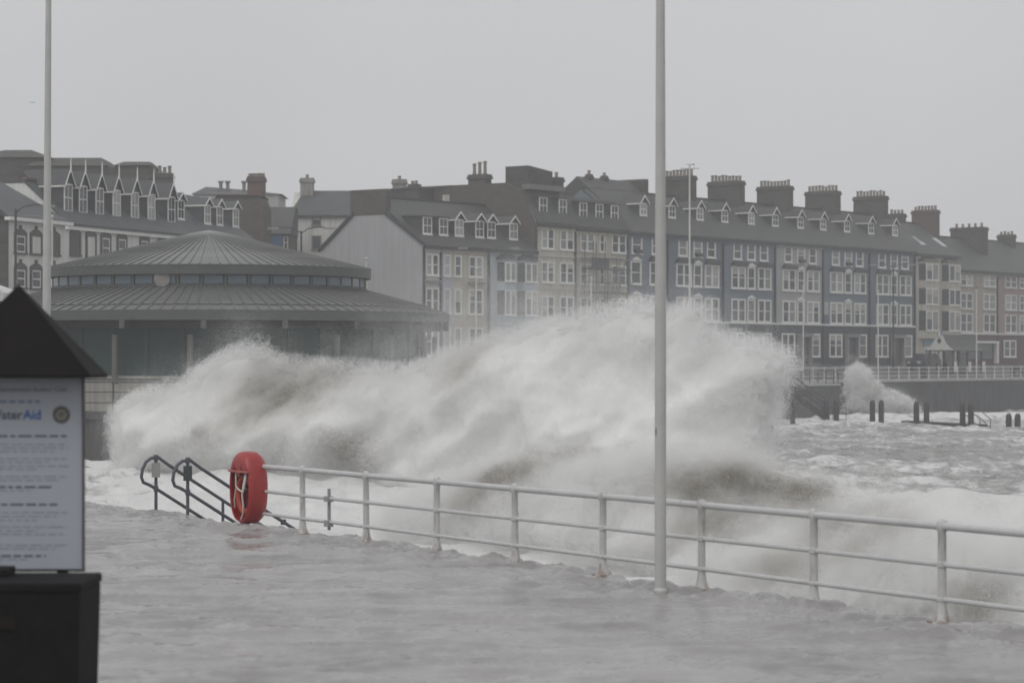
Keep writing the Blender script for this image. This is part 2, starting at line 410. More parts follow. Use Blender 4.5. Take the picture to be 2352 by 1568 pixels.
# ------------------------------------------------------------------ flood water on the near promenade
def flood_material():
    m = bpy.data.materials.new('flood_water'); m.use_nodes = True
    n = m.node_tree.nodes; L = m.node_tree.links; b = n['Principled BSDF']
    tc = n.new('ShaderNodeTexCoord')
    mp = n.new('ShaderNodeMapping'); mp.inputs['Scale'].default_value = (0.35, 0.55, 1); mp.inputs['Rotation'].default_value = (0, 0, R(-8))
    L.new(tc.outputs['Object'], mp.inputs['Vector'])
    t = n.new('ShaderNodeTexNoise'); t.inputs['Scale'].default_value = 1.1; t.inputs['Detail'].default_value = 8; t.inputs['Roughness'].default_value = 0.62; t.inputs['Distortion'].default_value = 0.8
    L.new(mp.outputs[0], t.inputs['Vector'])
    r = n.new('ShaderNodeValToRGB')
    r.color_ramp.elements[0].position = 0.36; r.color_ramp.elements[0].color = (0.22, 0.213, 0.21, 1)
    r.color_ramp.elements[1].position = 0.68; r.color_ramp.elements[1].color = (0.36, 0.35, 0.345, 1)
    L.new(t.outputs['Fac'], r.inputs['Fac']); L.new(r.outputs['Color'], b.inputs['Base Color'])
    b.inputs['Roughness'].default_value = 0.07
    b.inputs['IOR'].default_value = 1.33
    mp2 = n.new('ShaderNodeMapping'); mp2.inputs['Scale'].default_value = (2.2, 2.8, 1); mp2.inputs['Rotation'].default_value = (0, 0, R(-14))
    L.new(tc.outputs['Object'], mp2.inputs['Vector'])
    t2 = n.new('ShaderNodeTexNoise'); t2.inputs['Scale'].default_value = 1.4; t2.inputs['Detail'].default_value = 7; t2.inputs['Roughness'].default_value = 0.6
    L.new(mp2.outputs[0], t2.inputs['Vector'])
    bp = n.new('ShaderNodeBump'); bp.inputs['Strength'].default_value = 0.8; bp.inputs['Distance'].default_value = 0.035
    L.new(t2.outputs['Fac'], bp.inputs['Height']); L.new(bp.outputs[0], b.inputs['Normal'])
    return m
FLOOD = flood_material()
tt = np.arange(-14, 32, 0.075)                  # along the edge
ww = np.concatenate([np.arange(-18, -1.0, 0.09), np.arange(-1.0, 0.30, 0.04)])
TT, WW = np.meshgrid(tt, ww, indexing='ij')
FX = EDGE0.x + EDGED.x * TT + EDGEN.x * WW; FY = EDGE0.y + EDGED.y * TT + EDGEN.y * WW
rip = (fbm(FX * 0.9 + FY * 0.15, FY * 1.5, FX * 0 + 2, 4) - 0.5) * 0.028
rd = 1 - np.abs(2 * fbm(FX * 0.45, FY * 0.95 + FX * 0.12, FX * 0 + 31, 4) - 1)
rip += np.maximum(rd - 0.80, 0) * 0.34
rip += (fbm(FX * 2.6 + FY * .6, FY * 3.2, FX * 0 + 12, 3) - 0.5) * 0.042
near = np.exp(-((WW + 0.35) / 0.8) ** 2)
rip += near * (fbm(FX * 3.6, FY * 4.5, FX * 0 + 5, 4) - 0.45) * 0.20
FZ = 0.045 + rip
lipw = 0.05 + 0.25 * (fbm(TT * 0.8, TT * 0 + 4.0, TT * 0, 3) - 0.3)
over = np.maximum(WW - lipw, 0)
FZ = FZ - over * 9.0 * over - np.maximum(over - 0.05, 0) * 4
me = grid_mesh('flood_water', np.stack([FX, FY, FZ], -1).reshape(-1, 3), len(tt), len(ww), FLOOD)
fl = bpy.data.objects.new('flood_water', me); COL.objects.link(fl); tag(fl, kind='structure')

# ================================================================== BUILDINGS
def window(parent, x0, x1, z0, z1, y=0.0, n=1, fr=WHITE, sur=0.16, proud=0.10, sill=True, hood=None, pane=GLASS, bars=1, blank=False, name='window'):
    """white frame proud of the wall with n sashes side by side; panes set back inside the frame"""
    mb = MB(); f = y - proud
    mb.box(x0, x0 + sur, f, y + 0.02, z0, z1); mb.box(x1 - sur, x1, f, y + 0.02, z0, z1)
    mb.box(x0 + sur, x1 - sur, f, y + 0.02, z1 - sur, z1); mb.box(x0 + sur, x1 - sur, f, y + 0.02, z0, z0 + sur * 0.8)
    if sill: mb.box(x0 - 0.06, x1 + 0.06, f - 0.07, y + 0.02, z0 - 0.09, z0 - 0.002)
    iw = (x1 - x0 - 2 * sur); mw = 0.20 if n > 1 else 0
    pw = (iw - mw * (n - 1)) / n
    for k in range(1, n):
        c = x0 + sur + k * pw + (k - 1) * mw
        mb.box(c, c + mw, f + 0.01, y + 0.02, z0 + sur * 0.8, z1 - sur)
    for k in range(n):
        px = x0 + sur + k * (pw + mw); zc = (z0 + z1) / 2
        for j in range(bars):
            zz = z0 + (z1 - z0) * (j + 1) / (bars + 1)
            mb.box(px, px + pw, f + 0.04, y + 0.02, zz - 0.04, zz + 0.04)
        mb.box(px, px + 0.05, f + 0.04, y + 0.02, z0 + sur * 0.8, z1 - sur); mb.box(px + pw - 0.05, px + pw, f + 0.04, y + 0.02, z0 + sur * 0.8, z1 - sur)
    wdo = mb.build(name, fr, parent)
    for k in range(n):
        px = x0 + sur + k * (pw + mw)
        pm = pane if isinstance(pane, bpy.types.Material) else random.choice(pane)
        if blank: pm = blank
        MB().box(px + 0.05, px + pw - 0.05, y - 0.035, y + 0.015, z0 + sur * 0.8, z1 - sur).build('pane', pm, wdo)
        if not blank and random.random() < .22:
            zd = z1 - sur - (z1 - z0) * random.uniform(.15, .45)
            MB().box(px + 0.05, px + pw - 0.05, y - 0.038, y - 0.034, zd, z1 - sur).build('blind', BLIND, wdo)
    if hood:
        MB().prism([(x0 - 0.15, z1 + 0.05), (x1 + 0.15, z1 + 0.05), (x1 - 0.25, z1 + 0.42), (x0 + 0.25, z1 + 0.42)], 'y', y - 0.38, y + 0.01).build('hood', hood, wdo)
    return wdo
NETS = mat('net_curtain', (0.32, 0.32, 0.31), 0.15, 0.25, 2.0)
DIMG = mat('dim_room_glass', (0.075, 0.078, 0.080), 0.07, 0.5, 1.0)
BLIND = mat('window_blind', (0.42, 0.40, 0.36), 0.6, 0.2, 1.0)
PANES = [GLASS, GLASS, DIMG, DIMG, CURTAIN, NETS]

def chimney(parent, x, y, z0, w_, d_, h, m, npots=6, pot_h=0.55, along='y', potm=POT):
    mb = MB().box(x - w_ / 2, x + w_ / 2, y - d_ / 2, y + d_ / 2, z0, z0 + h)
    mb.box(x - w_ / 2 - 0.10, x + w_ / 2 + 0.10, y - d_ / 2 - 0.10, y + d_ / 2 + 0.10, z0 + h - 0.38, z0 + h - 0.14)
    mb.box(x - w_ / 2 - 0.03, x + w_ / 2 + 0.03, y - d_ / 2 - 0.03, y + d_ / 2 + 0.03, z0 + h - 0.139, z0 + h + 0.05)
    c = mb.build('chimney', m, parent)
    pr = 0.17
    for i in range(npots):
        t = (i + 0.5) / npots - 0.5
        px, py = (x + t * w_ * 0.95, y) if along == 'x' else (x, y + t * d_ * 0.95)
        hh = pot_h * random.uniform(0.85, 1.12)
        prof = [(pr * 1.1, 0), (pr * 1.1, hh * .12), (pr * 0.92, hh * .18), (pr * 0.82, hh * .8), (pr * 1.05, hh * .84), (pr * 1.05, hh)]
        MB().lathe(prof, 9).build('chimney_pot', potm, c, loc=(px, py, z0 + h + 0.04))
    return c

def dormer(parent, xc, w_, f, h, ap, z_at, slope, roofm=SLATE, frame=WHITE, flat=False, finial=False, barge=True):
    """a roof window house standing on the slope z = z_at(y); face at y = f"""
    zb = z_at(f); x0, x1 = xc - w_ / 2, xc + w_ / 2
    if flat:
        yb = f + h / slope + 0.3
        mb = MB().add([(x0, f, zb - 0.1), (x0, f, zb + h), (x0, yb, zb + h), (x1, f, zb - 0.1), (x1, f, zb + h), (x1, yb, zb + h)], [(0, 1, 2), (3, 5, 4), (0, 3, 4, 1)])
        mb.add([(x0 - .12, f - .15, zb + h), (x1 + .12, f - .15, zb + h), (x1 + .12, yb + .2, zb + h + 0.12), (x0 - .12, yb + .2, zb + h + .12),
                (x0 - .12, f - .15, zb + h + .12), (x1 + .12, f - .15, zb + h + .12), (x1 + .12, yb + .2, zb + h + .2), (x0 - .12, yb + .2, zb + h + .2)],
               [(0, 3, 2, 1), (4, 5, 6, 7), (0, 1, 5, 4), (1, 2, 6, 5), (2, 3, 7, 6), (3, 0, 4, 7)])
        d = mb.build('dormer', roofm, parent)
    else:
        ye = f + h / slope + 0.15; ya = f + (h + ap) / slope + 0.15
        mb = MB().add([(x0, f, zb - 0.1), (x0, f, zb + h), (x0, ye, zb + h), (x1, f, zb - 0.1), (x1, f, zb + h), (x1, ye, zb + h), (xc, f, zb + h + ap)],
                      [(0, 1, 2), (3, 5, 4), (0, 3, 4, 6, 1)])
        o = 0.16; oz = o * ap / (w_ / 2)
        A0 = (x0 - o, f - .22, zb + h - oz); A1 = (x0 - o, ye, zb + h - oz); B0 = (xc, f - .22, zb + h + ap); B1 = (xc, ya, zb + h + ap); C0 = (x1 + o, f - .22, zb + h - oz); C1 = (x1 + o, ye, zb + h - oz)
        up = lambda p: (p[0], p[1], p[2] + 0.09)
        mb.add([A0, A1, B1, B0, C0, C1, up(A0), up(A1), up(B1), up(B0), up(C0), up(C1)],
               [(0, 1, 2, 3), (3, 2, 5, 4), (6, 9, 8, 7), (9, 10, 11, 8), (0, 6, 7, 1), (4, 5, 11, 10), (0, 3, 9, 6), (3, 4, 10, 9)])
        d = mb.build('dormer', roofm, parent)
        if barge:
            mb2 = MB()
            for sx, a_, b2 in ((-1, A0, B0), (1, C0, B0)):
                y0 = f - 0.26
                mb2.add([(a_[0], y0, a_[2] - .03), (b2[0], y0, b2[2] - .03), (b2[0], y0, b2[2] + .13), (a_[0], y0, a_[2] + .13),
                         (a_[0], y0 + .04, a_[2] - .03), (b2[0], y0 + .04, b2[2] - .03), (b2[0], y0 + .04, b2[2] + .13), (a_[0], y0 + .04, a_[2] + .13)],
                        [(0, 1, 2, 3), (7, 6, 5, 4), (0, 4, 5, 1), (3, 2, 6, 7), (0, 3, 7, 4), (1, 5, 6, 2)])
            # white eaves board on the seen cheek
            mb2.box(x0 - o - 0.03, x0 - o, f - .2, ye, zb + h - oz - 0.02, zb + h - oz + 0.10)
            if finial:
                mb2.tube([(xc, f - .25, zb + h + ap - 0.2), (xc, f - .25, zb + h + ap + 0.5), (xc, f - .25, zb + h + ap + 0.95)], [0.07, 0.055, 0.02], 6)
            mb2.build('bargeboard', frame, d)
    m = 0.10
    mb3 = MB(); y0 = f - 0.06
    mb3.box(x0 + .02, x0 + .02 + m, y0, f + .01, zb, zb + h); mb3.box(x1 - .02 - m, x1 - .02, y0, f + .01, zb, zb + h)
    mb3.box(x0 + .02 + m, x1 - .02 - m, y0, f + .01, zb + h - m, zb + h); mb3.box(x0 + .02 + m, x1 - .02 - m, y0, f + .01, zb, zb + m)
    mb3.box(x0 + .02 + m, x1 - .02 - m, y0 + .02, f + .01, zb + h * .5 - .035, zb + h * .5 + .035)
    mb3.box(xc - .025, xc + .025, y0 + .02, f + .01, zb + m, zb + h - m)
    mb3.box(x0 - .03, x1 + .03, y0 - .06, f + .01, zb - .1, zb - .002)
    mb3.build('dormer_frame', frame, d)
    MB().box(x0 + .02 + m, x1 - .02 - m, f - .03, f - .005, zb + m, zb + h - m).build('pane', random.choice(PANES), d)
    return d

def roof_gable(parent, W, eave, ridge, dep, over=0.35, m=SLATE, th=0.16, x0=0.0, back_eave=None):
    yr = dep / 2; s = (ridge - eave) / yr
    be = eave if back_eave is None else back_eave
    poly = [(-over, eave - over * s), (-over, eave - over * s + th), (yr, ridge + th), (dep + over, be - over * s + th), (dep + over, be - over * s), (yr, ridge)]
    return MB().prism(poly, 'x', x0, W).build('roof', m, parent)

def terrace_house(label, xl, xr, wallm, eave=12.55, ridge=16.55, dep=10.5, roofm=SLATE, groundm=None, gh=4.0, mansard=None):
    """empty at the house's near front corner, its wall, ground storey and roof; x along the street, y back from it"""
    u0, u1 = TF.u(xl), TF.u(xr); W = u1 - u0
    h = thing('terrace_house', label, 'house', (*TF.xy(u0), GZ), TF.ang, 'houses of the sea-front terrace')
    if mansard is None:
        poly = [(0, -0.6), (0, eave - 0.01), (dep / 2, ridge - 0.02), (dep, eave - 0.01), (dep, -0.6)]
    else:
        mt, ms = mansard
        poly = [(0, -0.6), (0, eave - 0.01), (ms, mt - 0.02), (dep, mt - 0.02), (dep, -0.6)]
    MB().prism(poly, 'x', 0.0, W - 0.015).build('wall', wallm, h)
    if mansard is None:
        roof_gable(h, W, eave, ridge, dep, m=roofm)
        MB().box(0, W - .004, dep / 2 - .14, dep / 2 + .14, ridge + .13, ridge + .25).build('ridge_tiles', roofm, h)
    else:
        mt, ms = mansard; s = (mt - eave) / ms; o = 0.3
        MB().prism([(-o, eave - o * s * .3), (-o, eave - o * s * .3 + .16), (ms - .05, mt + .16), (dep, mt + .18), (dep, mt), (ms + .05, mt)], 'x', 0.02, W).build('roof', roofm, h)
    MB().box(0.0, W - .006, -0.42, -0.06, eave - 0.42, eave - 0.20).build('gutter', DARKTRIM, h)
    MB().box(0.03, W - .045, -0.16, 0.004, eave - 0.66, eave - 0.42).build('cornice', wallm, h)
    MB().box(-0.09, 0.09, -0.16, 0.0, 0.0, eave - 0.3).build('downpipe', DARKTRIM, h)
    if groundm:
        MB().box(0.10, W - .012, -0.05, 0.01, -0.6, gh).build('ground_storey', groundm, h)
        MB().box(0.10, W - .012, -0.20, -0.003, gh + .003, gh + 0.18).build('string_course', WHITE, h)
    h['W'] = W
    return h, W

BLUE = mat('blue_render', (0.168, 0.196, 0.238), 0.7, 0.10, 0.5, streak=0.15)
BLUE2 = mat('blue_render_dark', (0.140, 0.166, 0.205), 0.7, 0.10, 0.5, streak=0.15)
GREYR = mat('grey_render', (0.36, 0.365, 0.37), 0.7, 0.08, 0.5, streak=0.15)
CREAM = mat('cream_render', (0.55, 0.525, 0.465), 0.75, 0.10, 0.5, streak=0.28)
CREAM2 = mat('cream_render_warm', (0.52, 0.485, 0.415), 0.75, 0.10, 0.5, streak=0.28)
TAN = mat('tan_render', (0.41, 0.375, 0.325), 0.75, 0.10, 0.5, streak=0.25)
PINK = mat('pink_render', (0.34, 0.255, 0.25), 0.75, 0.10, 0.5, streak=0.2)
PALEBLUE = mat('pale_blue_render', (0.43, 0.48, 0.51), 0.7, 0.08, 0.5, streak=0.2)
OFFWHITE = mat('off_white_render', (0.55, 0.55, 0.54), 0.7, 0.08, 0.4, streak=0.2)
LILAC = mat('lilac_grey_render', (0.385, 0.39, 0.405), 0.7, 0.06, 0.3, streak=0.12)
DGREY = mat('dark_grey_render', (0.050, 0.055, 0.062), 0.6, 0.2, 0.6)
DRED = mat('dark_red_render', (0.085, 0.035, 0.035), 0.6, 0.2, 0.6)
DOOR = mat('dark_door', (0.06, 0.06, 0.065), 0.4, 0.3)

# storey heights above the street, read off the photo
ROWS = {'top': (10.40, 12.05), 'sec': (7.52, 9.72), 'fir': (4.22, 6.50), 'gro': (0.75, 3.15)}
def blue_house(label, xl, xr, wallm, dormers, cols='full'):
    h, W = terrace_house(label, xl, xr, wallm, groundm=DGREY)
    if cols == 'full':
        for a_, b2 in ((0.19, 0.35), (0.455, 0.615), (0.70, 0.86)):
            window(h, a_ * W, b2 * W, *ROWS['top'], pane=PANES)
        for row in ('sec', 'fir'):
            hd = SLATE if row == 'sec' else None
            window(h, 0.155 * W, 0.425 * W, *ROWS[row], n=2, hood=hd, pane=PANES, y=-0.0)
            wc = window(h, 0.46 * W, 0.61 * W, ROWS[row][0], ROWS[row][1], pane=PANES)
            MB().prism([(0.45 * W, ROWS[row][1] + .04), (0.62 * W, ROWS[row][1] + .04), (0.535 * W, ROWS[row][1] + .40)], 'y', -0.2, 0.01).build('pediment', WHITE, wc)
            window(h, 0.665 * W, 0.925 * W, *ROWS[row], n=2, hood=hd, pane=PANES)
        window(h, 0.13 * W, 0.40 * W, *ROWS['gro'], n=2, y=-0.05, pane=PANES)
        window(h, 0.76 * W, 0.93 * W, *ROWS['gro'], y=-0.05, pane=PANES)
        dx0, dx1 = 0.46 * W, 0.70 * W
    else:
        for a_, b2 in ((0.10, 0.36), (0.60, 0.86)):
            window(h, a_ * W, b2 * W, *ROWS['top'], pane=PANES)
        for row in ('sec', 'fir'):
            wc = window(h, 0.08 * W, 0.34 * W, *ROWS[row], pane=PANES)
            MB().prism([(0.07 * W, ROWS[row][1] + .04), (0.35 * W, ROWS[row][1] + .04), (0.21 * W, ROWS[row][1] + .40)], 'y', -0.2, 0.01).build('pediment', WHITE, wc)
            window(h, 0.55 * W, 0.90 * W, *ROWS[row], n=2, pane=PANES, hood=SLATE if row == 'sec' else None)
        window(h, 0.10 * W, 0.40 * W, *ROWS['gro'], y=-0.05, pane=PANES)
        dx0, dx1 = 0.55 * W, 0.85 * W
    d = MB().box(dx0 + .25, dx1 - .25, -0.16, -0.045, 0.1, 2.55).build('door', DOOR, h)
    MB().box(dx0 + .35, dx0 + .42, -0.20, -0.155, 1.1, 1.3).build('handle', mat('brass', (0.4, 0.3, 0.12), 0.4, 0.1, metal=1.0), d)
    pt = MB().box(dx0, dx0 + .2, -0.5, -0.055, 0, 2.8).box(dx1 - .2, dx1, -0.5, -0.055, 0, 2.8).box(dx0 - .1, dx1 + .1, -0.6, -0.055, 2.8, 3.15)
    pt.build('porch', mat('porch_stone', (0.24, 0.24, 0.24), 0.7), h)
    MB().box(dx0, dx1, -1.5, -0.055, -0.3, 0.1).build('doorstep', CONC, h)
    sl = (16.55 - 12.55) / 5.25
    for xd in dormers:
        xc = TF.u(xd, 2.0) - TF.u(xl)
        dormer(h, xc, 1.25, 2.0, 1.20, 0.62, lambda y: 12.55 + 0.16 + y * sl, sl)
    return h, W

H1, W1 = blue_house('slate-blue terraced house left of the tall flagpole, next to the scaffolded house', 1440, 1532, BLUE, (1477,), 'half')
H2, W2 = blue_house('slate-blue terraced house directly right of the tall foreground flagpole', 1532, 1660, BLUE2, (1543, 1607))
H3, W3 = blue_house('slate-blue terraced house adjoining the left side of the grey one', 1660, 1779, BLUE, (1664, 1725))
H4, W4 = blue_house('pale grey terraced house set between slate-blue ones', 1779, 1889, GREYR, (1780, 1838))
H5, W5 = blue_house('slate-blue terraced house adjoining the right side of the grey one', 1889, 1996, BLUE, (1890, 1945))
H6, W6 = blue_house('slate-blue end house of the blue row beside the cream bay-windowed house', 1996, 2100, BLUE2, (2000, 2055))
for h, xl, x in ((H1, 1440, 1556), (H2, 1532, 1668), (H3, 1660, 1780), (H4, 1779, 1890), (H5, 1889, 2000)):
    chimney(h, TF.u(x, 5.2) - TF.u(xl), 5.2, 15.4, 0.95, 3.9, 3.25, STONE, 9, 0.62)
chimney(H6, TF.u(2060, 7.0) - TF.u(1996), 7.0, 14.6, 0.9, 1.9, 2.6, STONE, 4, 0.5)
sg = MB().box(.25, 1.15, -.10, -.06, 5.15, 6.5).build('wall_sign', mat('pale_sign', (0.38, 0.40, 0.41), 0.5, 0.3, 3.0), H5)
sg2 = MB().box(.25, 1.15, -.10, -.06, 4.4, 5.0).build('wall_sign', mat('blue_sign', (0.10, 0.14, 0.22), 0.5, 0.4, 3.0), H5)
for h, xs in ((H1, (0.23,)), (H2, (0.53,)), (H4, (0.53,)), (H5, (0.53,))):
    W = h['W']
    bx = MB().box(xs[0] * W - .5, xs[0] * W + .5, -.42, -.12, 10.42, 10.75).build('window_box', DARKTRIM, h)

# cream bay-fronted house
def bay_window(h, x0, x1, zs, wallm, proj=0.75, hoodm=SLATE):
    z0, z1 = zs[0][0] - 0.9, zs[-1][1] + 0.25
    pl = [(x0, 0.01), (x0 + .45, -proj), (x1 - .45, -proj), (x1, 0.01)]
    bay = MB().prism(pl, 'z', z0, z1).build('bay', wallm, h)
    MB().add([(x0 - .12, 0, z1), (x0 + .38, -proj - .15, z1), (x1 - .38, -proj - .15, z1), (x1 + .12, 0, z1), (x0 + .5, 0, z1 + .62), (x1 - .5, 0, z1 + .62)],
             [(0, 1, 2, 3), (0, 4, 1), (1, 4, 5, 2), (2, 5, 3), (0, 3, 5, 4)]).build('bay_roof', hoodm, bay)
    for a_, b2 in zs:
        fw = window(bay, x0 + .5, x1 - .5, a_, b2, y=-proj, sur=0.10, proud=0.05, n=2, pane=[CURTAIN, CURTAIN, GLASS], name='bay_window')
        for sx in (0, 1):
            if sx == 0: p, q = (x0 + .06, -0.06), (x0 + .42, -proj + .02)
            else: p, q = (x1 - .42, -proj + .02), (x1 - .06, -0.06)
            nx, ny = (q[1] - p[1]), -(q[0] - p[0]); l = math.hypot(nx, ny); nx, ny = nx / l * .03, ny / l * .03
            MB().add([(p[0] - nx, p[1] - ny, a_), (q[0] - nx, q[1] - ny, a_), (q[0] - nx, q[1] - ny, b2), (p[0] - nx, p[1] - ny, b2),
                      (p[0] + nx, p[1] + ny, a_), (q[0] + nx, q[1] + ny, a_), (q[0] + nx, q[1] + ny, b2), (p[0] + nx, p[1] + ny, b2)],
                     [(0, 1, 2, 3), (7, 6, 5, 4), (0, 4, 5, 1), (3, 2, 6, 7), (0, 3, 7, 4), (1, 5, 6, 2)]).build('side_pane', GLASS, bay)
    return bay

H7, W7 = terrace_house('cream house with two columns of hooded bay windows and two roof lights', 2100, 2200, CREAM, eave=12.35, ridge=16.0)
for a_, b2 in ((2109, 2146), (2162, 2197)):
    xa, xb = TF.u(a_) - TF.u(2100), TF.u(b2) - TF.u(2100)
    bay_window(H7, xa, xb, ((3.7, 5.9), (6.6, 8.4), (9.3, 11.15)), CREAM)
for a_ in (2112, 2160):
    xa = TF.u(a_, 1.5) - TF.u(2100); sl = 3.65 / 5.25
    zf = lambda y: 12.35 + .16 + sl * y
    MB().add([(xa, 1.2, zf(1.2) + .05), (xa + 1.1, 1.2, zf(1.2) + .05), (xa + 1.1, 2.6, zf(2.6) + .05), (xa, 2.6, zf(2.6) + .05),
              (xa, 1.2, zf(1.2) - .1), (xa + 1.1, 1.2, zf(1.2) - .1), (xa + 1.1, 2.6, zf(2.6) - .1), (xa, 2.6, zf(2.6) - .1)],
             [(0, 1, 2, 3), (7, 6, 5, 4), (0, 4, 5, 1), (3, 2, 6, 7), (0, 3, 7, 4), (1, 5, 6, 2)]).build('roof_light', mat('roof_light_glass', (0.35, 0.38, 0.40), 0.05, 0.1), H7)
chimney(H7, TF.u(2126, 5.2) - TF.u(2100), 5.2, 14.2, 1.0, 3.1, 3.5, REDBRICK, 7, 0.5)
MB().box(2.0, 5.4, -.16, -.02, 2.7, 3.35).build('shop_sign', mat('shop_sign_blue', (0.14, 0.28, 0.42), 0.4, 0.3, 1.5), H7)
MB().box(2.0, 5.4, -.16, -.02, 1.98, 2.68).build('shop_sign', mat('shop_sign_teal', (0.16, 0.27, 0.33), 0.4, 0.5, 1.2), H7)
window(H7, 2.2, 4.2, 0.2, 1.85, n=2, y=0.0, pane=PANES, name='shop_window')
window(H7, 5.2, 6.2, 0.0, 1.85, y=0.0, pane=PANES, name='shop_door')
MB().box(6.3, 8.2, -.16, -.02, 2.85, 3.7).build('shop_sign', mat('shop_sign_lilac', (0.26, 0.29, 0.42), 0.4, 0.2, 1.5), H7)

H8, W8 = terrace_house('tan house with paired sash windows above a dark red shopfront', 2200, 2290, TAN, eave=10.85, ridge=14.7, groundm=DRED, gh=3.35)
H9, W9 = terrace_house('pink house with a dark red ground storey at the right edge', 2290, 2500, PINK, eave=10.85, ridge=14.7, groundm=DRED, gh=3.35)
RR = ((8.95, 10.35), (6.3, 8.1), (3.65, 5.75))
for a_, b2 in RR:
    window(H8, .06 * W8, .36 * W8, a_, b2, n=2, sur=.1, pane=PANES)
    window(H8, .64 * W8, .95 * W8, a_, b2, n=2, sur=.1, pane=PANES)
    window(H9, TF.u(2308) - TF.u(2290), TF.u(2334) - TF.u(2290), a_, b2, n=2, sur=.1, pane=PANES)
    window(H9, TF.u(2341) - TF.u(2290), TF.u(2352) - TF.u(2290), a_, b2, n=1, sur=.1, pane=PANES)
window(H8, .43 * W8, .55 * W8, 8.95, 10.35, sur=.06, blank=TAN, fr=TAN, name='blind_window')
window(H9, TF.u(2304) - TF.u(2290), TF.u(2332) - TF.u(2290), 0.75, 2.75, n=2, y=-.05, pane=PANES)
chimney(H8, TF.u(2226, 4.6) - TF.u(2200), 4.6, 11.4, 1.3, 4.3, 4.7, STONE, 5, 0.5)
chimney(H9, TF.u(2312, 5.2) - TF.u(2290), 5.2, 13.0, 1.0, 2.0, 2.7, STONE, 4, 0.4)
sf = MB().box(.05 * W8, .95 * W8, -.55, -.07, 2.35, 2.6).box(.05 * W8, .10 * W8, -.5, -.07, 0, 2.35).box(.90 * W8, .95 * W8, -.5, -.07, 0, 2.35)
sf.build('shopfront', WHITE, H8)
MB().box(.12 * W8, .88 * W8, -.16, -.06, .5, 2.25).build('shop_window', GLASS, H8)

# cream pair with mansard roofs
H10, W10 = terrace_house('cream stained house with a mansard roof and two white dormers, rising above the lower row', 1230, 1320, CREAM, eave=12.7, dep=10.5, mansard=(15.5, 1.5))
H11, W11 = terrace_house('cream house with scaffolding in front and three mansard dormers', 1320, 1440, CREAM2, eave=12.55, dep=10.5, mansard=(15.15, 1.4))
def dub(h, xl, a_, b2, rows, n=2, hood=None, **k):
    xa, xb = TF.u(a_) - TF.u(xl), TF.u(b2) - TF.u(xl)
    for z0, z1 in rows: window(h, xa, xb, z0, z1, n=n, hood=hood, pane=PANES, sur=.12, **k)
CR = ((10.35, 12.15), (7.35, 9.2), (4.2, 6.15), (0.7, 3.0))
dub(H10, 1230, 1242, 1272, CR); dub(H10, 1230, 1285, 1317, CR)
dub(H11, 1320, 1332, 1364, CR); dub(H11, 1320, 1376, 1388, CR, n=1); dub(H11, 1320, 1404, 1437, CR)
for h, W in ((H10, W10), (H11, W11)):
    for zz in (6.75, 9.65): MB().box(.12, W - .03, -.12, -.004, zz, zz + .14).build('string_course', CREAM, h)
    for k in range(5):
        xx = W * (0.1 + 0.2 * k); MB().box(xx, xx + .75, -.06, -.003, 6.95, 7.25).build('wall_panel', CREAM2, h)
def mans(h, xl, xs, eave, mt, ms, roofm=SLATE):
    sl = (mt - eave) / ms
    for x in xs: dormer(h, TF.u(x, .4) - TF.u(xl), 1.25, 0.35, 1.45, 0.3, lambda y: eave + .16 + y * sl, sl, flat=True, roofm=roofm)
mans(H10, 1230, (1246, 1291), 12.7, 15.5, 1.5)
mans(H11, 1320, (1338, 1375, 1410), 12.55, 15.15, 1.4)
# exposed party wall, stacks and roof-top rooms of the tall cream house
MB().prism([(-0.02, 8), (-0.02, 12.65), (1.5, 15.6), (3.2, 16.3), (9.6, 16.3), (9.6, 8)], 'x', -0.12, -0.005).build('party_wall', BRICK, H10)
chimney(H10, 0.5, 6.6, 16.0, 1.0, 1.9, 1.15, BRICK, 3, 1.15)
rrx = TF.u(1214, 2.8) - TF.u(1230); rrw = TF.u(1269, 2.8) - TF.u(1214, 2.8)
MB().prism([(rrx, 15.6), (rrx, 18.0), (rrx + rrw, 17.65), (rrx + rrw, 15.6)], 'y', 2.8, 5.4).build('roof_room', STONE, H10)
MB().box(.08, 3.6, 2.5, 5.7, 18.02, 18.12).build('roof_room_cap', DARKTRIM, H10) if False else None
chimney(H10, TF.u(1278, 3.6) - TF.u(1230), 3.6, 15.6, .9, 1.0, 1.6, STONE, 1, .5)
MB().box(.3, W10 - .3, .9, 1.7, 15.68, 16.15).build('parapet', mat('parapet_lead', (0.15, 0.15, 0.15), 0.6), H10)
MB().prism([(3.0, 15.0), (6.5, 17.9), (10.4, 15.0)], 'x', TF.u(1325, 6.5) - TF.u(1320), TF.u(1452, 6.5) - TF.u(1320)).build('rear_roof', SLATE, H11)
MB().box(TF.u(1452, 6.5) - TF.u(1320) + .01, TF.u(1460, 6.5) - TF.u(1320), 5.0, 8.0, 15.0, 18.1).build('fire_wall', STONE, H11)
for k in (1353, 1388):
    chimney(H11, TF.u(k, 6.5) - TF.u(1320), 6.5, 17.3, .5, .5, 0.85, BRICK, 1, .35)

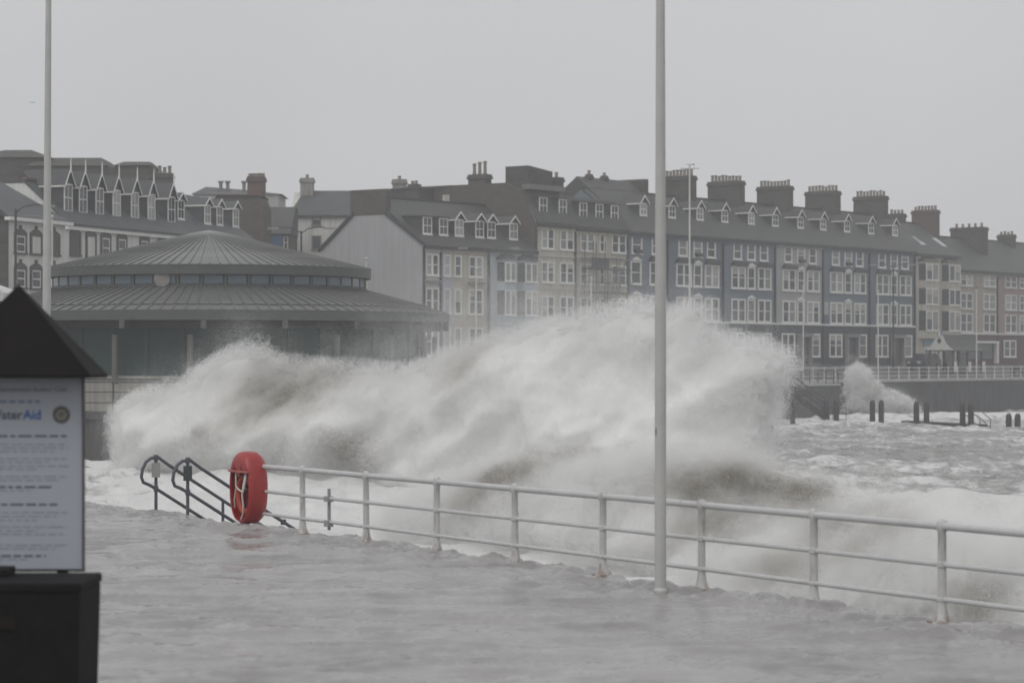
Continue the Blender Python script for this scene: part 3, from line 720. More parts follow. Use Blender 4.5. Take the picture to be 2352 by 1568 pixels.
# low row at the left end, with its pale gable wall
LE = 10.2
def low_house(label, xl, xr, m): return terrace_house(label, xl, xr, m, eave=LE, ridge=14.2, dep=11.05, roofm=SLATE)
H12, W12 = low_house('narrow off-white end house with the broad lilac-grey gable wall', 972, 1011, OFFWHITE)
H13, W13 = low_house('cream house with paired windows and hood moulds, second from the lilac gable', 1011, 1121, mat('pale_cream_render', (0.52, 0.49, 0.42), 0.75, 0.1, 0.5, streak=0.25))
H14, W14 = low_house('pale blue-white house with two columns of slate-hooded bays beside the tall cream house', 1121, 1230, PALEBLUE)
LR = ((7.55, 9.35), (4.35, 6.5), (0.8, 3.2))
for (a_, b2, n) in ((977, 1007, 2),):
    dub(H12, 972, a_, b2, LR, n=2)
for (a_, b2, n) in ((1018, 1034, 1), (1043, 1059, 1), (1076, 1108, 2)):
    dub(H13, 1011, a_, b2, LR, n=n)
MB().box(.12, TF.u(1037) - TF.u(1011), -.04, .004, 0, LE - .68).build('wall_strip', mat('pale_lilac_render', (0.40, 0.41, 0.46), 0.7, 0.08, 0.5), H13)
for h, z in ((H12, 6.95), (H13, 6.95)):
    MB().box(.3 if h is H12 else TF.u(1074) - TF.u(1011), (W12 if h is H12 else TF.u(1110) - TF.u(1011)) - .1, -.4, -.05, z, z + .16).build('hood_mould', mat('hood_stone', (0.22, 0.21, 0.19), 0.7), h)
for a_, b2 in ((1140, 1181), (1187, 1230)):
    bay_window(H14, TF.u(a_) - TF.u(1121), TF.u(b2) - TF.u(1121) - .05, ((4.35, 6.5), (7.3, 8.95)), PALEBLUE, 0.6)
sl = 4.0 / 5.52
zl = lambda y: LE + .16 + y * sl
for h, xl, xd, fl_ in ((H12, 972, 981, True), (H13, 1011, 1018, True), (H13, 1011, 1054, False), (H13, 1011, 1101, False), (H14, 1121, 1128, False), (H14, 1121, 1179, False)):
    dormer(h, TF.u(xd, 1.0) - TF.u(xl), 1.25, 1.0, 1.45, 0.55, zl, sl, flat=fl_)
gp = [(-0.03, -.6), (-0.03, LE - .1), (4.0, 12.75), (7.6, 12.75), (11.08, LE - .3), (11.08, -.6)]
MB().prism(gp, 'x', -0.06, -0.012).build('gable_wall', LILAC, H12)
MB().prism([(3.9, 12.77), (3.9, 14.95), (7.9, 14.95), (7.9, 12.77)], 'x', -0.10, 0.5).build('gable_stack', BRICK, H12)
vb = MB()
for (p, q2) in (((-.35, LE - .25), (4.05, 12.8)), ((7.55, 12.8), (11.4, LE - .45))):
    vb.add([(-.28, p[0], p[1]), (-.28, q2[0], q2[1]), (-.28, q2[0], q2[1] + .28), (-.28, p[0], p[1] + .28), (0, p[0], p[1]), (0, q2[0], q2[1]), (0, q2[0], q2[1] + .28), (0, p[0], p[1] + .28)],
           [(0, 1, 2, 3), (7, 6, 5, 4), (0, 4, 5, 1), (3, 2, 6, 7), (0, 3, 7, 4), (1, 5, 6, 2)])
vb.build('verge_board', DARKTRIM, H12)

# scaffolding in front of the cream house
scf = thing('scaffolding', 'tube scaffolding with boarded lifts in front of the cream mansard house', 'scaffolding', (*TF.xy(TF.u(1332), 0), GZ), TF.ang)
SW = TF.u(1412) - TF.u(1332); STEEL = mat('galvanised_tube', (0.11, 0.115, 0.12), 0.5, 0.2, metal=0.3)
for yy in (-1.5, -.5):
    for k in range(4): MB().tube([(SW * k / 3, yy, -0.4), (SW * k / 3, yy, 11.2 if k < 2 else 9.8)], .045, 6).build('standard', STEEL, scf)
    for zz in (2.2, 4.3, 6.5, 8.7):
        MB().tube([(-.6, yy - .05, zz), (SW + .7, yy - .05, zz)], .045, 6).build('ledger', STEEL, scf)
        if zz > 5: MB().tube([(-.6, yy - .05, zz + 1), (SW + .7, yy - .05, zz + 1)], .04, 6).build('guard_rail', STEEL, scf)
for zz in (4.35, 6.55, 8.75):
    MB().box(-.4, SW + .5, -1.4, -.6, zz, zz + .07).build('board_deck', mat('scaffold_board', (0.12, 0.10, 0.075), 0.8), scf)
for k in range(3):
    MB().tube([(SW * (k + .1) / 3, -1.56, 2.2 + 2.2 * k), (SW * (k + .95) / 3, -1.56, 6.4 + 2.1 * k)], .04, 6).build('brace', STEEL, scf)
MB().box(-.3, SW * .42, -1.62, -1.5, 8.6, 9.7).build('sheeting', DARKTRIM, scf)

# ------------------------------------------------------------------ buildings behind the low row
bk = thing('flat_roofed_block', 'dark flat-roofed block behind the low row, left of the three tall chimney pots', 'building', (*TF.xy(TF.u(1000, 16), 16), GZ), TF.ang)
MB().box(-2.5, 4.0, 0, 8, 0, 16.4).build('wall', STONE, bk)
MB().box(-2.6, 4.1, -.1, 8.1, 16.4, 16.55).build('roof', DARKTRIM, bk)
chimney(bk, 0.6, 3.0, 16.4, .8, .9, .7, BRICK, 2, .3)
bk2 = thing('brown_rear_house', 'brown brick rear house wedged between the flat-roofed block and the tall cream house', 'house', (*TF.xy(TF.u(1090, 13), 13), GZ), TF.ang)
MB().prism([(0, 0), (0, 15.6), (.8, 16.6), (8, 16.6), (8, 0)], 'x', -2.4, 6).build('wall', BRICK, bk2)
MB().box(-2.5, 6.1, .7, 8.1, 16.6, 16.8).build('roof', SLATE, bk2)

# cream cottage-like house with two end chimneys, seen face on between hotel and terrace
DX = -(CX - 665) / F * 246
ch = thing('chimneyed_house', 'cream house with a long slate roof and a chimney at each end', 'house', (DX, 246, GZ), 0)
wz = lambda y: CH + (HZ - y) / F * 246 - GZ
wx = lambda x: (x - 665) / F * 246
MB().prism([(0, -.5), (0, wz(492)), (4.5, wz(435)), (9, wz(492)), (9, -.5)], 'x', wx(667), wx(945)).build('wall', mat('house_cream', (0.64, 0.63, 0.60), 0.75, 0.1, 0.4, streak=0.25), ch)
MB().add([(wx(664), -.3, wz(494)), (wx(945), -.3, wz(494)), (wx(935), 4.5, wz(431)), (wx(690), 4.5, wz(431)), (wx(664), 9.3, wz(494)), (wx(945), 9.3, wz(494)), (wx(664), -.3, wz(498)), (wx(945), -.3, wz(498))],
         [(0, 1, 2, 3), (3, 2, 5, 4), (6, 7, 1, 0), (0, 3, 4), (1, 5, 2), (6, 4, 5, 7), (6, 0, 4), (7, 5, 1)]).build('roof', SLATE_B, ch)
for y0, y1 in ((517, 495), (572, 541)):
    window(ch, wx(716), wx(738), wz(y0), wz(y1), sur=.06, proud=.05, fr=mat('stone_surround', (0.2, 0.2, 0.19), 0.7), pane=GLASS)
SMC = mat('rendered_stack', (0.30, 0.29, 0.27), 0.8, 0.25, 1.0, streak=0.3)
chimney(ch, wx(698), 4.0, wz(445), 1.25, 1.3, wz(404) - wz(445), SMC, 1, .35)
chimney(ch, wx(914), 3.6, wz(500), 1.3, 1.5, wz(408) - wz(500), SMC, 1, .35)
MB().prism([(wx(895), wz(492)), (wx(930), wz(440)), (wx(945), wz(480)), (wx(945), wz(492))], 'y', 3, 5).build('gable_shoulder', SMC, ch)

# dark link building with a blue panel
lk = thing('link_building', 'low dark brick building with a small blue panel, left of the cream chimneyed house', 'building', ((600 - CX) / F * 235, 235, GZ), 0)
lz = lambda y: CH + (HZ - y) / F * 235 - GZ
lx = lambda x: (x - 600) / F * 235
MB().box(lx(604), lx(666), 0, 8, -.5, lz(535)).build('wall', BRICK, lk)
MB().prism([(-.3, lz(537)), (5, lz(468)), (8, lz(468)), (8, lz(537))], 'x', lx(598), lx(668)).build('roof', SLATE, lk)
MB().box(lx(622), lx(648), -.12, -.01, lz(572), lz(540)).build('blue_panel', mat('blue_panel', (0.10, 0.19, 0.36), 0.5, 0.2, 1.0), lk)
window(lk, lx(651), lx(662), lz(572), lz(543), sur=.05, pane=GLASS)
# far roof behind
fr_ = thing('distant_roof_house', 'distant house whose grey roof with small vents shows over the brick stack', 'house', ((500 - CX) / F * 262, 262, GZ), 0)
fz = lambda y: CH + (HZ - y) / F * 262 - GZ
fx = lambda x: (x - 500) / F * 262
MB().box(fx(446), fx(640), 0, 8, -.5, fz(445)).build('wall', mat('pale_render', (0.4, 0.4, 0.39), 0.7), fr_)
MB().add([(fx(440), -.2, fz(446)), (fx(648), -.2, fz(446)), (fx(562), 4, fz(431)), (fx(462), 4, fz(423)), (fx(440), 8, fz(446)), (fx(648), 8, fz(446))],
         [(0, 1, 2, 3), (3, 2, 5, 4), (0, 3, 4), (1, 5, 2), (0, 4, 5, 1)]).build('roof', SLATE_B, fr_)
for x in (498, 514, 552): MB().lathe([(.18, 0), (.18, .7), (.3, .75), (.3, .9)], 8).build('vent', POT, fr_, loc=(fx(x), 3.6, fz(431)))

# ------------------------------------------------------------------ the white hotel with spired dormers
hb = thing('white_hotel', 'white hotel with seven spired dormers and dark stone window surrounds behind the bandstand', 'hotel', (*BF.xy(0), GZ), BF.ang)
def bu(x, s=0.0): return BF.u(x, s)
def bz(x, y, s=0.0): return BF.z(x, y, s) - GZ
HE = 10.55; WB = bu(432)
HOTELW = mat('hotel_white', (0.66, 0.66, 0.645), 0.7, 0.08, 0.4, streak=0.15)
MB().prism([(0, -.5), (0, HE), (3.4, HE + 2.9), (9, HE + 2.9), (9, -.5)], 'x', 0, WB).build('wall', HOTELW, hb)
sb = 2.9 / 3.4
MB().prism([(-.35, HE - .35), (-.35, HE - .15), (3.35, HE + 3.05), (9, HE + 3.05), (9, HE + 2.85), (3.4, HE + 2.85)], 'x', -.05, WB).build('roof', SLATE_B, hb)
MB().box(-.06, WB, 3.2, 3.6, HE + 3.06, HE + 3.25).build('ridge_tiles', LEADRIDGE, hb)
MB().box(0, WB, -.28, -.004, HE - .62, HE - .36).build('cornice', WHITE, hb)
SURR = mat('brown_stone_surround', (0.10, 0.092, 0.088), 0.8, 0.2, 2.0)
def stone_window(h, x, y0, y1, hw, blank=None, s=0.0, rel=0.0):
    xc = bu(x, s) - rel; za, zb = bz(x, y1, s), bz(x, y0, s)
    f = MB().box(xc - hw, xc - hw + .22, -.10, .01, za, zb).box(xc + hw - .22, xc + hw, -.10, .01, za, zb)
    f.box(xc - hw + .22, xc + hw - .22, -.10, .01, zb - .22, zb).box(xc - hw - .05, xc + hw + .05, -.16, .01, za - .14, za - .002)
    f.prism([(xc - hw, zb + .002), (xc + hw, zb + .002), (xc + hw * .45, zb + .22), (xc + .14, zb + .24), (xc + .14, zb + .5), (xc - .14, zb + .5), (xc - .14, zb + .24), (xc - hw * .45, zb + .22)], 'y', -.10, .01)
    wdo = f.build('window', SURR, h)
    if blank:
        MB().box(xc - hw + .22, xc + hw - .22, -.06, .0, za, zb - .22).build('blind_panel', blank, wdo)
    else:
        sx = MB().box(xc - hw + .22, xc - hw + .32, -.07, .01, za, zb - .22).box(xc + hw - .32, xc + hw - .22, -.07, .01, za, zb - .22)
        sx.box(xc - hw + .32, xc + hw - .32, -.07, .01, za, za + .1).box(xc - hw + .32, xc + hw - .32, -.07, .01, (za + zb) / 2 - .15, (za + zb) / 2 - .07).box(xc - hw + .32, xc + hw - .32, -.07, .01, zb - .32, zb - .22)
        sx.build('sash', WHITE, wdo)
        MB().box(xc - hw + .32, xc + hw - .32, -.04, .0, za + .1, zb - .32).build('pane', GLASS, wdo)
for i, (x, y0, y1, bl) in enumerate(((172, 533, 585, SURR), (208, 537, 590, HOTELW), (242, 540, 593, None), (279, 543, 595, None), (331, 547, 600, None), (372, 551, 603, None), (411, 553, 606, None))):
    stone_window(hb, x, y0, y1, .78, bl)
for x in (172, 208, 242, 279, 331, 372, 411): stone_window(hb, x, 620 + (x - 172) * .05, 670 + (x - 172) * .05, .78)
for x in (156, 190, 228, 267, 309, 347, 393):
    # spired dormers flush with the lower slope
    f = 0.85; zz = lambda y: HE + .05 + y * sb
    dormer(hb, bu(x, f), 1.25, f, 2.05, 1.0, zz, sb, roofm=mat('slate_hung', (0.045, 0.047, 0.05), 0.6), finial=True)
# wing of the hotel in front, at the left edge of the photo
wb_ = thing('hotel_wing', 'white gabled wing with stone window surrounds at the far left edge', 'building', (*BF.xy(bu(14, -2.5), -2.5), GZ), BF.ang)
r0 = bu(14, -2.5); WW_ = bu(150, -2.5) - r0
MB().box(0, WW_, 0, 8, -.5, HE - .1).build('wall', HOTELW, wb_)
MB().add([(-.3, -.35, HE - .35), (WW_ + .3, -.35, HE - .35), (WW_ + .3, 8, HE - .2), (-.3, 8, HE - .2), (WW_ - 3.2, 4.5, HE + 3.0), (-.3, 4.5, HE + 3.6)],
         [(0, 1, 4, 5), (1, 2, 4), (2, 3, 5, 4), (0, 5, 3), (0, 3, 2, 1)]).build('roof', SLATE_B, wb_)
MB().box(-.3, WW_ + .3, -.5, -.06, HE - .62, HE - .38).build('cornice', WHITE, wb_)
MB().prism([(-.2, -.5), (-.2, HE - .4), (4.4, HE + 3.2), (8, HE - .3), (8, -.5)], 'x', -.12, -.01).build('gable_wall', STONE, wb_)
for x, bl in ((46, None), (82, HOTELW), (123, SURR)):
    stone_window(wb_, x, 534 + (x - 46) * .06, 580 + (x - 46) * .06, .8, bl, s=-2.5, rel=r0)
    stone_window(wb_, x, 612 + (x - 46) * .04, 660 + (x - 46) * .04, .8, None, s=-2.5, rel=r0)
for o in wb_.children:
    pass
# slate house right of the hotel
H15u = bu(405, -.6)
hc = thing('slate_dormer_house', 'slate-roofed house with four narrow white dormers right of the white hotel', 'house', (*BF.xy(bu(430), 0), GZ), BF.ang)
WC = bu(582) - bu(430)
MB().box(.02, WC, 0, 9, -.5, HE - .2).build('wall', mat('grey_cream_render', (0.4, 0.39, 0.36), 0.75), hc)
MB().add([(.02, -.4, HE - .3), (WC + .4, -.4, HE - .3), (WC - 1.6, 4.4, HE + 3.6), (.02, 4.4, HE + 3.6), (.02, 9, HE - .2), (WC + .4, 9, HE - .2)],
         [(0, 1, 2, 3), (3, 2, 5, 4), (1, 5, 2), (0, 3, 4), (0, 4, 5, 1)]).build('roof', SLATE_B, hc)
sc_ = 3.9 / 4.8
for x, f in ((415, 1.4), (476, 1.2), (504, 1.2), (541, 1.2)):
    dormer(hc, max(.8, bu(x, f) - bu(430)), 1.15, f, 1.55, .5, lambda y: HE - .3 + (y + .4) * sc_ + .02, sc_, roofm=SLATE_B)
MB().box(.02, WC + .2, -.35, -.05, HE - .62, HE - .36).build('cornice', WHITE, hc)
# brick gable with its stack, right of the slate house
bgx = lambda x: (x - 560) / F * 226
bgz = lambda y: CH + (HZ - y) / F * 226 - GZ
bg_ = thing('brick_gable_house', 'red-brown brick house end with a tall corbelled stack', 'house', ((560 - CX) / F * 226, 226, GZ), 0)
MB().prism([(bgx(486), -.5), (bgx(486), bgz(462)), (bgx(500), bgz(448)), (bgx(596), bgz(448)), (bgx(606), bgz(470)), (bgx(606), -.5)], 'y', 0, 7).build('wall', BRICK, bg_)
MB().box(bgx(494), bgx(600), -.2, 7.2, bgz(449), bgz(446)).build('coping', LEADRIDGE, bg_)
MB().box(bgx(596), bgx(606), -.25, -.005, -.5, bgz(470)).build('quoin_strip', REDBRICK, bg_)
chimney(bg_, bgx(584), 2.0, bgz(450), 1.5, 1.2, bgz(404) - bgz(450), REDBRICK, 5, .3, along='x')
# great stone building on the skyline at the left
gs = thing('stone_college_building', 'large dark stone building with hipped roof blocks on the skyline at the left', 'building', ((200 - CX) / F * 232, 232, GZ), 0)
gx = lambda x: (x - 200) / F * 232
gz = lambda y: CH + (HZ - y) / F * 232 - GZ
for i, (x0, x1, yt, ye, hx, dep) in enumerate(((-60, 116, 339, 362, 60, 12), (70, 250, 360, 384, 26, 11), (276, 354, 372, 386, 12, 8))):
    y0 = i * -1.5
    MB().box(gx(x0), gx(x1), y0, y0 + dep, -.5, gz(ye)).build('wall', STONE, gs)
    MB().frustum(gx(x0 - 3), gx(x1 + 3), y0 - .2, y0 + dep + .2, gz(ye) + .01, gz(yt), (gx(hx) - gx(0)), 3.0).build('roof', STONE, gs)
MB().box(gx(-60), gx(70), -6, -.02, -.5, gz(405)).build('wall', STONE, gs)
MB().box(gx(240), gx(290), -1.4, 5, -.5, gz(387)).build('wall', BRICK, gs)
chimney(gs, gx(380), -2.2, gz(470), 1.85, 1.5, gz(404) - gz(470), STONE, 4, .65, along='x')

# ================================================================== BANDSTAND
BX, BY, BZ0 = (480 - CX) / F * 136, 136.0, 0.45
bs = thing('bandstand', 'round glazed bandstand with two tiers of standing-seam metal roof', 'bandstand', (BX, BY, BZ0), 0)
ZINC = mat('zinc_roof', (0.145, 0.147, 0.143), 0.40, 0.45, 0.35, metal=0.3, spec=0.5)
FASC = mat('fascia_metal', (0.075, 0.078, 0.076), 0.5, 0.15, 0.8)
TEAL = mat('teal_shutter', (0.010, 0.034, 0.030), 0.55, 0.2, 0.5)
BGLASS = mat('clerestory_glass', (0.11, 0.155, 0.19), 0.06, 0.3, 0.5)
def ring(r0, z0, r1, z1, n=96):
    mb = MB()
    for k in range(n):
        q0, q1 = 2 * math.pi * k / n, 2 * math.pi * (k + 1) / n
        mb.add([(r0 * math.cos(q0), r0 * math.sin(q0), z0), (r0 * math.cos(q1), r0 * math.sin(q1), z0), (r1 * math.cos(q1), r1 * math.sin(q1), z1), (r1 * math.cos(q0), r1 * math.sin(q0), z1)], [(0, 1, 2, 3)])
    return mb
def hoop(r0, r1, z0, z1, n=96):
    """a ring of rectangular section"""
    return MB().lathe([(r0, z0), (r1, z0), (r1, z1), (r0, z1), (r0, z0)], n)
def hoopb(name, m, parent, r0, r1, z0, z1, n=96):
    mb = MB(); base = 0
    prof = [(r0, z0), (r1, z0), (r1, z1), (r0, z1)]
    for r, z in prof:
        for k in range(n):
            q = 2 * math.pi * k / n; mb.v.append((r * math.cos(q), r * math.sin(q), z))
    for i in range(4):
        j = (i + 1) % 4
        for k in range(n):
            k2 = (k + 1) % n; mb.f.append((i * n + k, i * n + k2, j * n + k2, j * n + k))
    return mb.build(name, m, parent)
def seam_panel(r0, z0, r1, z1, n):
    """one tapering sheet with an upstanding seam along one side; r0 outer edge, r1 inner"""
    h = math.pi / n * 0.985
    mb = MB()
    def pt(r, q, z): return (r * math.cos(q), r * math.sin(q), z)
    t = .03
    lo = [pt(r0, -h, z0), pt(r0, h, z0), pt(r1, h, z1), pt(r1, -h, z1)]; up = [(p[0], p[1], p[2] + t) for p in lo]
    mb.add(lo + up, [(0, 3, 2, 1), (4, 5, 6, 7), (0, 1, 5, 4), (1, 2, 6, 5), (2, 3, 7, 6), (3, 0, 4, 7)])
    wv0, wv1 = .035 / r0, .035 / max(r1, .6)
    s0 = [pt(r0, h - wv0, z0 + t), pt(r0, h + wv0, z0 + t), pt(r1, h + wv1, z1 + t), pt(r1, h - wv1, z1 + t)]; s1 = [(p[0], p[1], p[2] + .05) for p in s0]
    mb.add(s0 + s1, [(0, 3, 2, 1), (4, 5, 6, 7), (0, 1, 5, 4), (1, 2, 6, 5), (2, 3, 7, 6), (3, 0, 4, 7)])
    return mb.mesh('roof_panel', ZINC)
zb = lambda z: z - BZ0
MB().lathe([(14.3, -5), (14.3, -.35), (14.5, -.30), (14.5, 0), (0.01, 0.001)], 96).build('platform', mat('platform_wall', (0.075, 0.07, 0.066), 0.6, 0.35, 0.5, 0.4, 2, streak=0.4), bs)
MB().lathe([(11.25, 0), (11.25, 1.55), (11.35, 1.56), (11.35, 1.68), (10.9, 1.69)], 96).build('plinth', mat('plinth_render', (0.36, 0.35, 0.32), 0.7, 0.15, 0.5, streak=0.3), bs)
NP = 40
pm = MB().box(-.83, .83, -.05, .05, 1.70, 3.98).mesh('shutter', TEAL)
cm = MB().lathe([(.14, 0), (.14, 2.35), (.02, 2.36)], 10).mesh('column', mat('column_paint', (0.12, 0.118, 0.11), 0.6))
pcm = MB().box(-.10, .10, -.14, .14, 1.70, 4.0).mesh('pier', mat('pier_dark', (0.03, 0.045, 0.042), 0.6))
for k in range(NP):
    q = 2 * math.pi * (k + .5) / NP
    link('shutter', pm, bs, (10.95 * math.cos(q), 10.95 * math.sin(q), 0), (0, 0, q - math.pi / 2))
    q = 2 * math.pi * k / NP
    if k % 2 == 0: link('column', cm, bs, (11.75 * math.cos(q + .04), 11.75 * math.sin(q + .04), 1.3), (0, 0, 0))
    link('pier', pcm, bs, (10.98 * math.cos(q), 10.98 * math.sin(q), 0), (0, 0, q - math.pi / 2))
hoopb('ring_beam', mat('beam_brown', (0.065, 0.055, 0.05), 0.6), bs, 10.8, 11.35, 3.98, 4.42)
brm = MB().box(-.13, .13, -1.3, .0, 3.95, 4.40).mesh('bracket', FASC)
for k in range(20):
    q = 2 * math.pi * (k + .3) / 20
    link('bracket', brm, bs, (11.2 * math.cos(q), 11.2 * math.sin(q), 0), (0, 0, q + math.pi / 2))
hoopb('lower_fascia', FASC, bs, 12.30, 12.52, zb(4.80), zb(5.28))
lr = MB().lathe([(12.45, zb(5.22)), (8.1, zb(6.42)), (8.0, zb(6.40)), (12.4, zb(5.16))], 96).build('lower_roof', FASC, bs)
n2 = 132
p2 = seam_panel(12.50, zb(5.26), 11.62, zb(5.50), n2); p3 = seam_panel(11.60, zb(5.56), 8.15, zb(6.48), n2)
for k in range(n2):
    link('roof_panel', p2, lr, (0, 0, 0), (0, 0, 2 * math.pi * k / n2)); link('roof_panel', p3, lr, (0, 0, 0), (0, 0, 2 * math.pi * k / n2))
hoopb('drum_curb', FASC, bs, 7.9, 8.22, zb(6.38), zb(6.60))
MB().lathe([(7.95, zb(6.4)), (7.95, zb(7.15)), (7.8, zb(7.16))], 88).build('drum', mat('drum_dark', (0.03, 0.034, 0.036), 0.5), bs)
nw = 44
gm = MB().box(-.46, .46, -.03, .03, zb(6.64), zb(7.06)).mesh('clerestory_pane', BGLASS)
mm_ = MB().box(-.07, .07, -.05, .05, zb(6.60), zb(7.12)).mesh('mullion', FASC)
for k in range(nw):
    q = 2 * math.pi * k / nw; link('clerestory_pane', gm, bs, (8.10 * math.cos(q), 8.10 * math.sin(q), 0), (0, 0, q - math.pi / 2))
    q += math.pi / nw; link('mullion', mm_, bs, (8.12 * math.cos(q), 8.12 * math.sin(q), 0), (0, 0, q - math.pi / 2))
hoopb('upper_fascia', FASC, bs, 8.0, 8.42, zb(7.10), zb(7.56))
ur = MB().lathe([(8.36, zb(7.54)), (.6, zb(9.42)), (.01, zb(9.42))], 96).build('upper_roof', FASC, bs)
n1 = 104
p1 = seam_panel(8.44, zb(7.56), .85, zb(9.42), n1)
for k in range(n1): link('roof_panel', p1, ur, (0, 0, 0), (0, 0, 2 * math.pi * (k + .5) / n1))
MB().lathe([(1.05, zb(9.36)), (1.05, zb(9.46)), (.5, zb(9.56)), (.02, zb(9.64))], 40).build('cap', mat('cap_metal', (0.22, 0.225, 0.22), 0.35, 0.2, metal=0.4), bs, smooth=True)
MB().lathe([(.40, 0), (.40, .03), (.35, .04)], 20).build('clock_face', mat('pale_disc', (0.22, 0.21, 0.20), 0.6), bs).matrix_local = Matrix.Translation((-1.35, -8.18, zb(6.86))) @ Matrix.Rotation(R(90), 4, 'X')
DR = mat('dark_rail', (0.028, 0.030, 0.034), 0.5)
br = thing('bandstand_railing', 'dark three-bar railing round the bandstand platform at the far left', 'railing', (BX, BY, BZ0), 0)
for i, zz in enumerate((.45, .95, 1.42)):
    MB().tube([(14.1 * math.cos(q), 14.1 * math.sin(q), zz) for q in np.linspace(R(180), R(360), 90)], .03 if i < 2 else .045, 6).build('rail', DR, br)
bp_ = MB().tube([(0, 0, 0), (0, 0, 1.44)], .05, 6).mesh('post', DR)
for k in range(24):
    q = R(180) + R(180) * k / 23; link('post', bp_, br, (14.1 * math.cos(q), 14.1 * math.sin(q), 0))

# ================================================================== NEAR RAILING, STEPS, LIFEBUOY, FLAGPOLES
RAILP = rusty_paint('railing_paint', (0.50, 0.50, 0.49), amount=1.0, low=0.16)
RAILT = rusty_paint('rail_tube_paint', (0.50, 0.50, 0.505), amount=0.12)
SP = 2.377
nr = thing('promenade_railing', 'near white rust-stained three-bar railing along the flooded promenade edge', 'railing', (EDGE0.x, EDGE0.y, 0), math.atan2(EDGED.y, EDGED.x))
prof = [(.115, 0), (.112, .03), (.085, .07), (.062, .15), (.054, .22), (.050, .26), (.062, .27), (.062, .30), (.050, .31), (.048, .63), (.062, .64), (.062, .69), (.048, .70), (.046, 1.02), (.060, 1.04), (.062, 1.12), (.045, 1.15), (.01, 1.16)]
pmesh = MB().lathe(prof, 16).mesh('post', RAILP, smooth=True)
flange = rusty_paint('rusted_flange', (0.30, 0.24, 0.2), amount=0.9, low=0.2)
fmesh = MB().box(-.17, .17, -.09, .09, 0.0, .045).mesh('base_flange', flange, bevel=.006)
for i in range(-2, 9):
    po = link('post', pmesh, nr, (SP * i, 0, 0.02), (0, R(random.uniform(-.5, .5)), R(random.uniform(0, 360))))
    link('base_flange', fmesh, po, (0, 0, 0), (0, 0, -po.rotation_euler[2] + R(random.uniform(-6, 6))))
for nm, zz, r_ in (('top_rail', 1.085, .043), ('middle_rail', .665, .029), ('bottom_rail', .285, .029)):
    path = [(SP * (-2.4 + k * .1), 0, 0.02 + zz + .0012 * math.sin(k * .3 + zz * 5)) for k in range(0, 105)]
    MB().tube([p for p in path if p[0] <= SP * 8 + .03], r_, 14).build(nm, RAILT, nr, smooth=True)
gate = MB().tube([(SP * 6.60, -.03, .17), (SP * 6.60, -.03, .84)], .028, 10).box(SP * 6.60 - .12, SP * 6.60 + .03, -.05, .05, .23, .33).box(SP * 6.60 - .12, SP * 6.60 + .03, -.05, .05, .63, .72)
gate.build('clamp_bar', mat('clamp_grey', (0.30, 0.30, 0.30), 0.5), nr)

# lifebuoy housing on the end post
lb = thing('lifebuoy_housing', 'red plastic lifebuoy housing on the end post of the near railing', 'lifebuoy station', tuple(edge(SP * 8 - .46) - EDGEN * .08 + Vector((0, 0, .12))) , math.atan2(EDGED.y, EDGED.x))
REDP = mat('red_plastic', (0.34, 0.030, 0.030), 0.38, 0.22, 2.5)
REDI = mat('red_plastic_inner', (0.22, 0.02, 0.022), 0.5, 0.3, 2.5)
ax, az_, zc = .44, .62, .62
hb_ = MB(); rings = [(0.0, .25), (.30, .25), (.60, .25), (.80, .25), (.92, .23), (.99, .17), (1.0, .10), (1.0, .0), (.985, -.06), (.90, -.13), (.70, -.17), (.3, -.18), (0.0, -.18)]
NSEG = 48
for sc_r, dy in rings:
    for k in range(NSEG):
        q = 2 * math.pi * k / NSEG
        cx_, cz_ = math.copysign(abs(math.cos(q)) ** .85, math.cos(q)), math.copysign(abs(math.sin(q)) ** .9, math.sin(q))
        x_, z_ = ax * sc_r * cx_, zc + az_ * sc_r * cz_
        y_ = dy
        hb_.v.append((x_, y_, z_))
for i in range(len(rings) - 1):
    for k in range(NSEG):
        a_ = i * NSEG + k; b2 = i * NSEG + (k + 1) % NSEG
        # leave the lower part of the front open
        zm = sum(hb_.v[j][2] for j in (a_, b2, a_ + NSEG, b2 + NSEG)) / 4
        if i < 4 and zm < zc + .26 and rings[i + 1][0] <= .93: continue
        hb_.f.append((a_, b2, b2 + NSEG, a_ + NSEG))
shell = hb_.build('shell', REDP, lb, smooth=True)
sol = shell.modifiers.new('thick', 'SOLIDIFY'); sol.thickness = .018; sol.offset = -1
lip = MB().box(-.40, .40, .205, .262, zc + .262, zc + .30).build('lip', mat('red_lip', (0.42, 0.10, 0.09), 0.35), lb)
tor = MB(); path = [(.30 * math.cos(q), .10, zc - .12 + .30 * math.sin(q)) for q in np.linspace(0, 2 * math.pi, 33)]
tor.tube(path, .062, 12, cap=False); tor.build('lifebelt', mat('orange_lifebelt', (0.40, 0.055, 0.03), 0.5, 0.2), lb, smooth=True)
ropem = mat('white_rope', (0.62, 0.61, 0.57), 0.8)
rp = MB()
rp.tube([(-.22, .20, zc + .25), (-.20, .235, zc + .05), (-.16, .24, zc - .12), (-.19, .23, zc - .30), (-.12, .21, zc - .46), (-.02, .2, zc - .54)], .017, 8)
rp.tube([(.20, .20, zc + .25), (.12, .235, zc + .02), (-.02, .245, zc - .03), (-.16, .24, zc - .06)], .014, 8)
rp.tube([(.12, .235, zc - .02), (.20, .23, zc - .22), (.24, .2, zc - .35)], .012, 8)
rp.tube([(-.24, .20, zc + .24), (-.235, .236, zc + .02), (-.18, .24, zc - .08)], .022, 8)
rp.build('rope', ropem, lb, smooth=True)
MB().box(-.05, .05, -.26, -.15, zc - .2, zc + .35).build('mounting_bracket', mat('bracket_grey', (0.2, 0.2, 0.2), 0.5), lb)

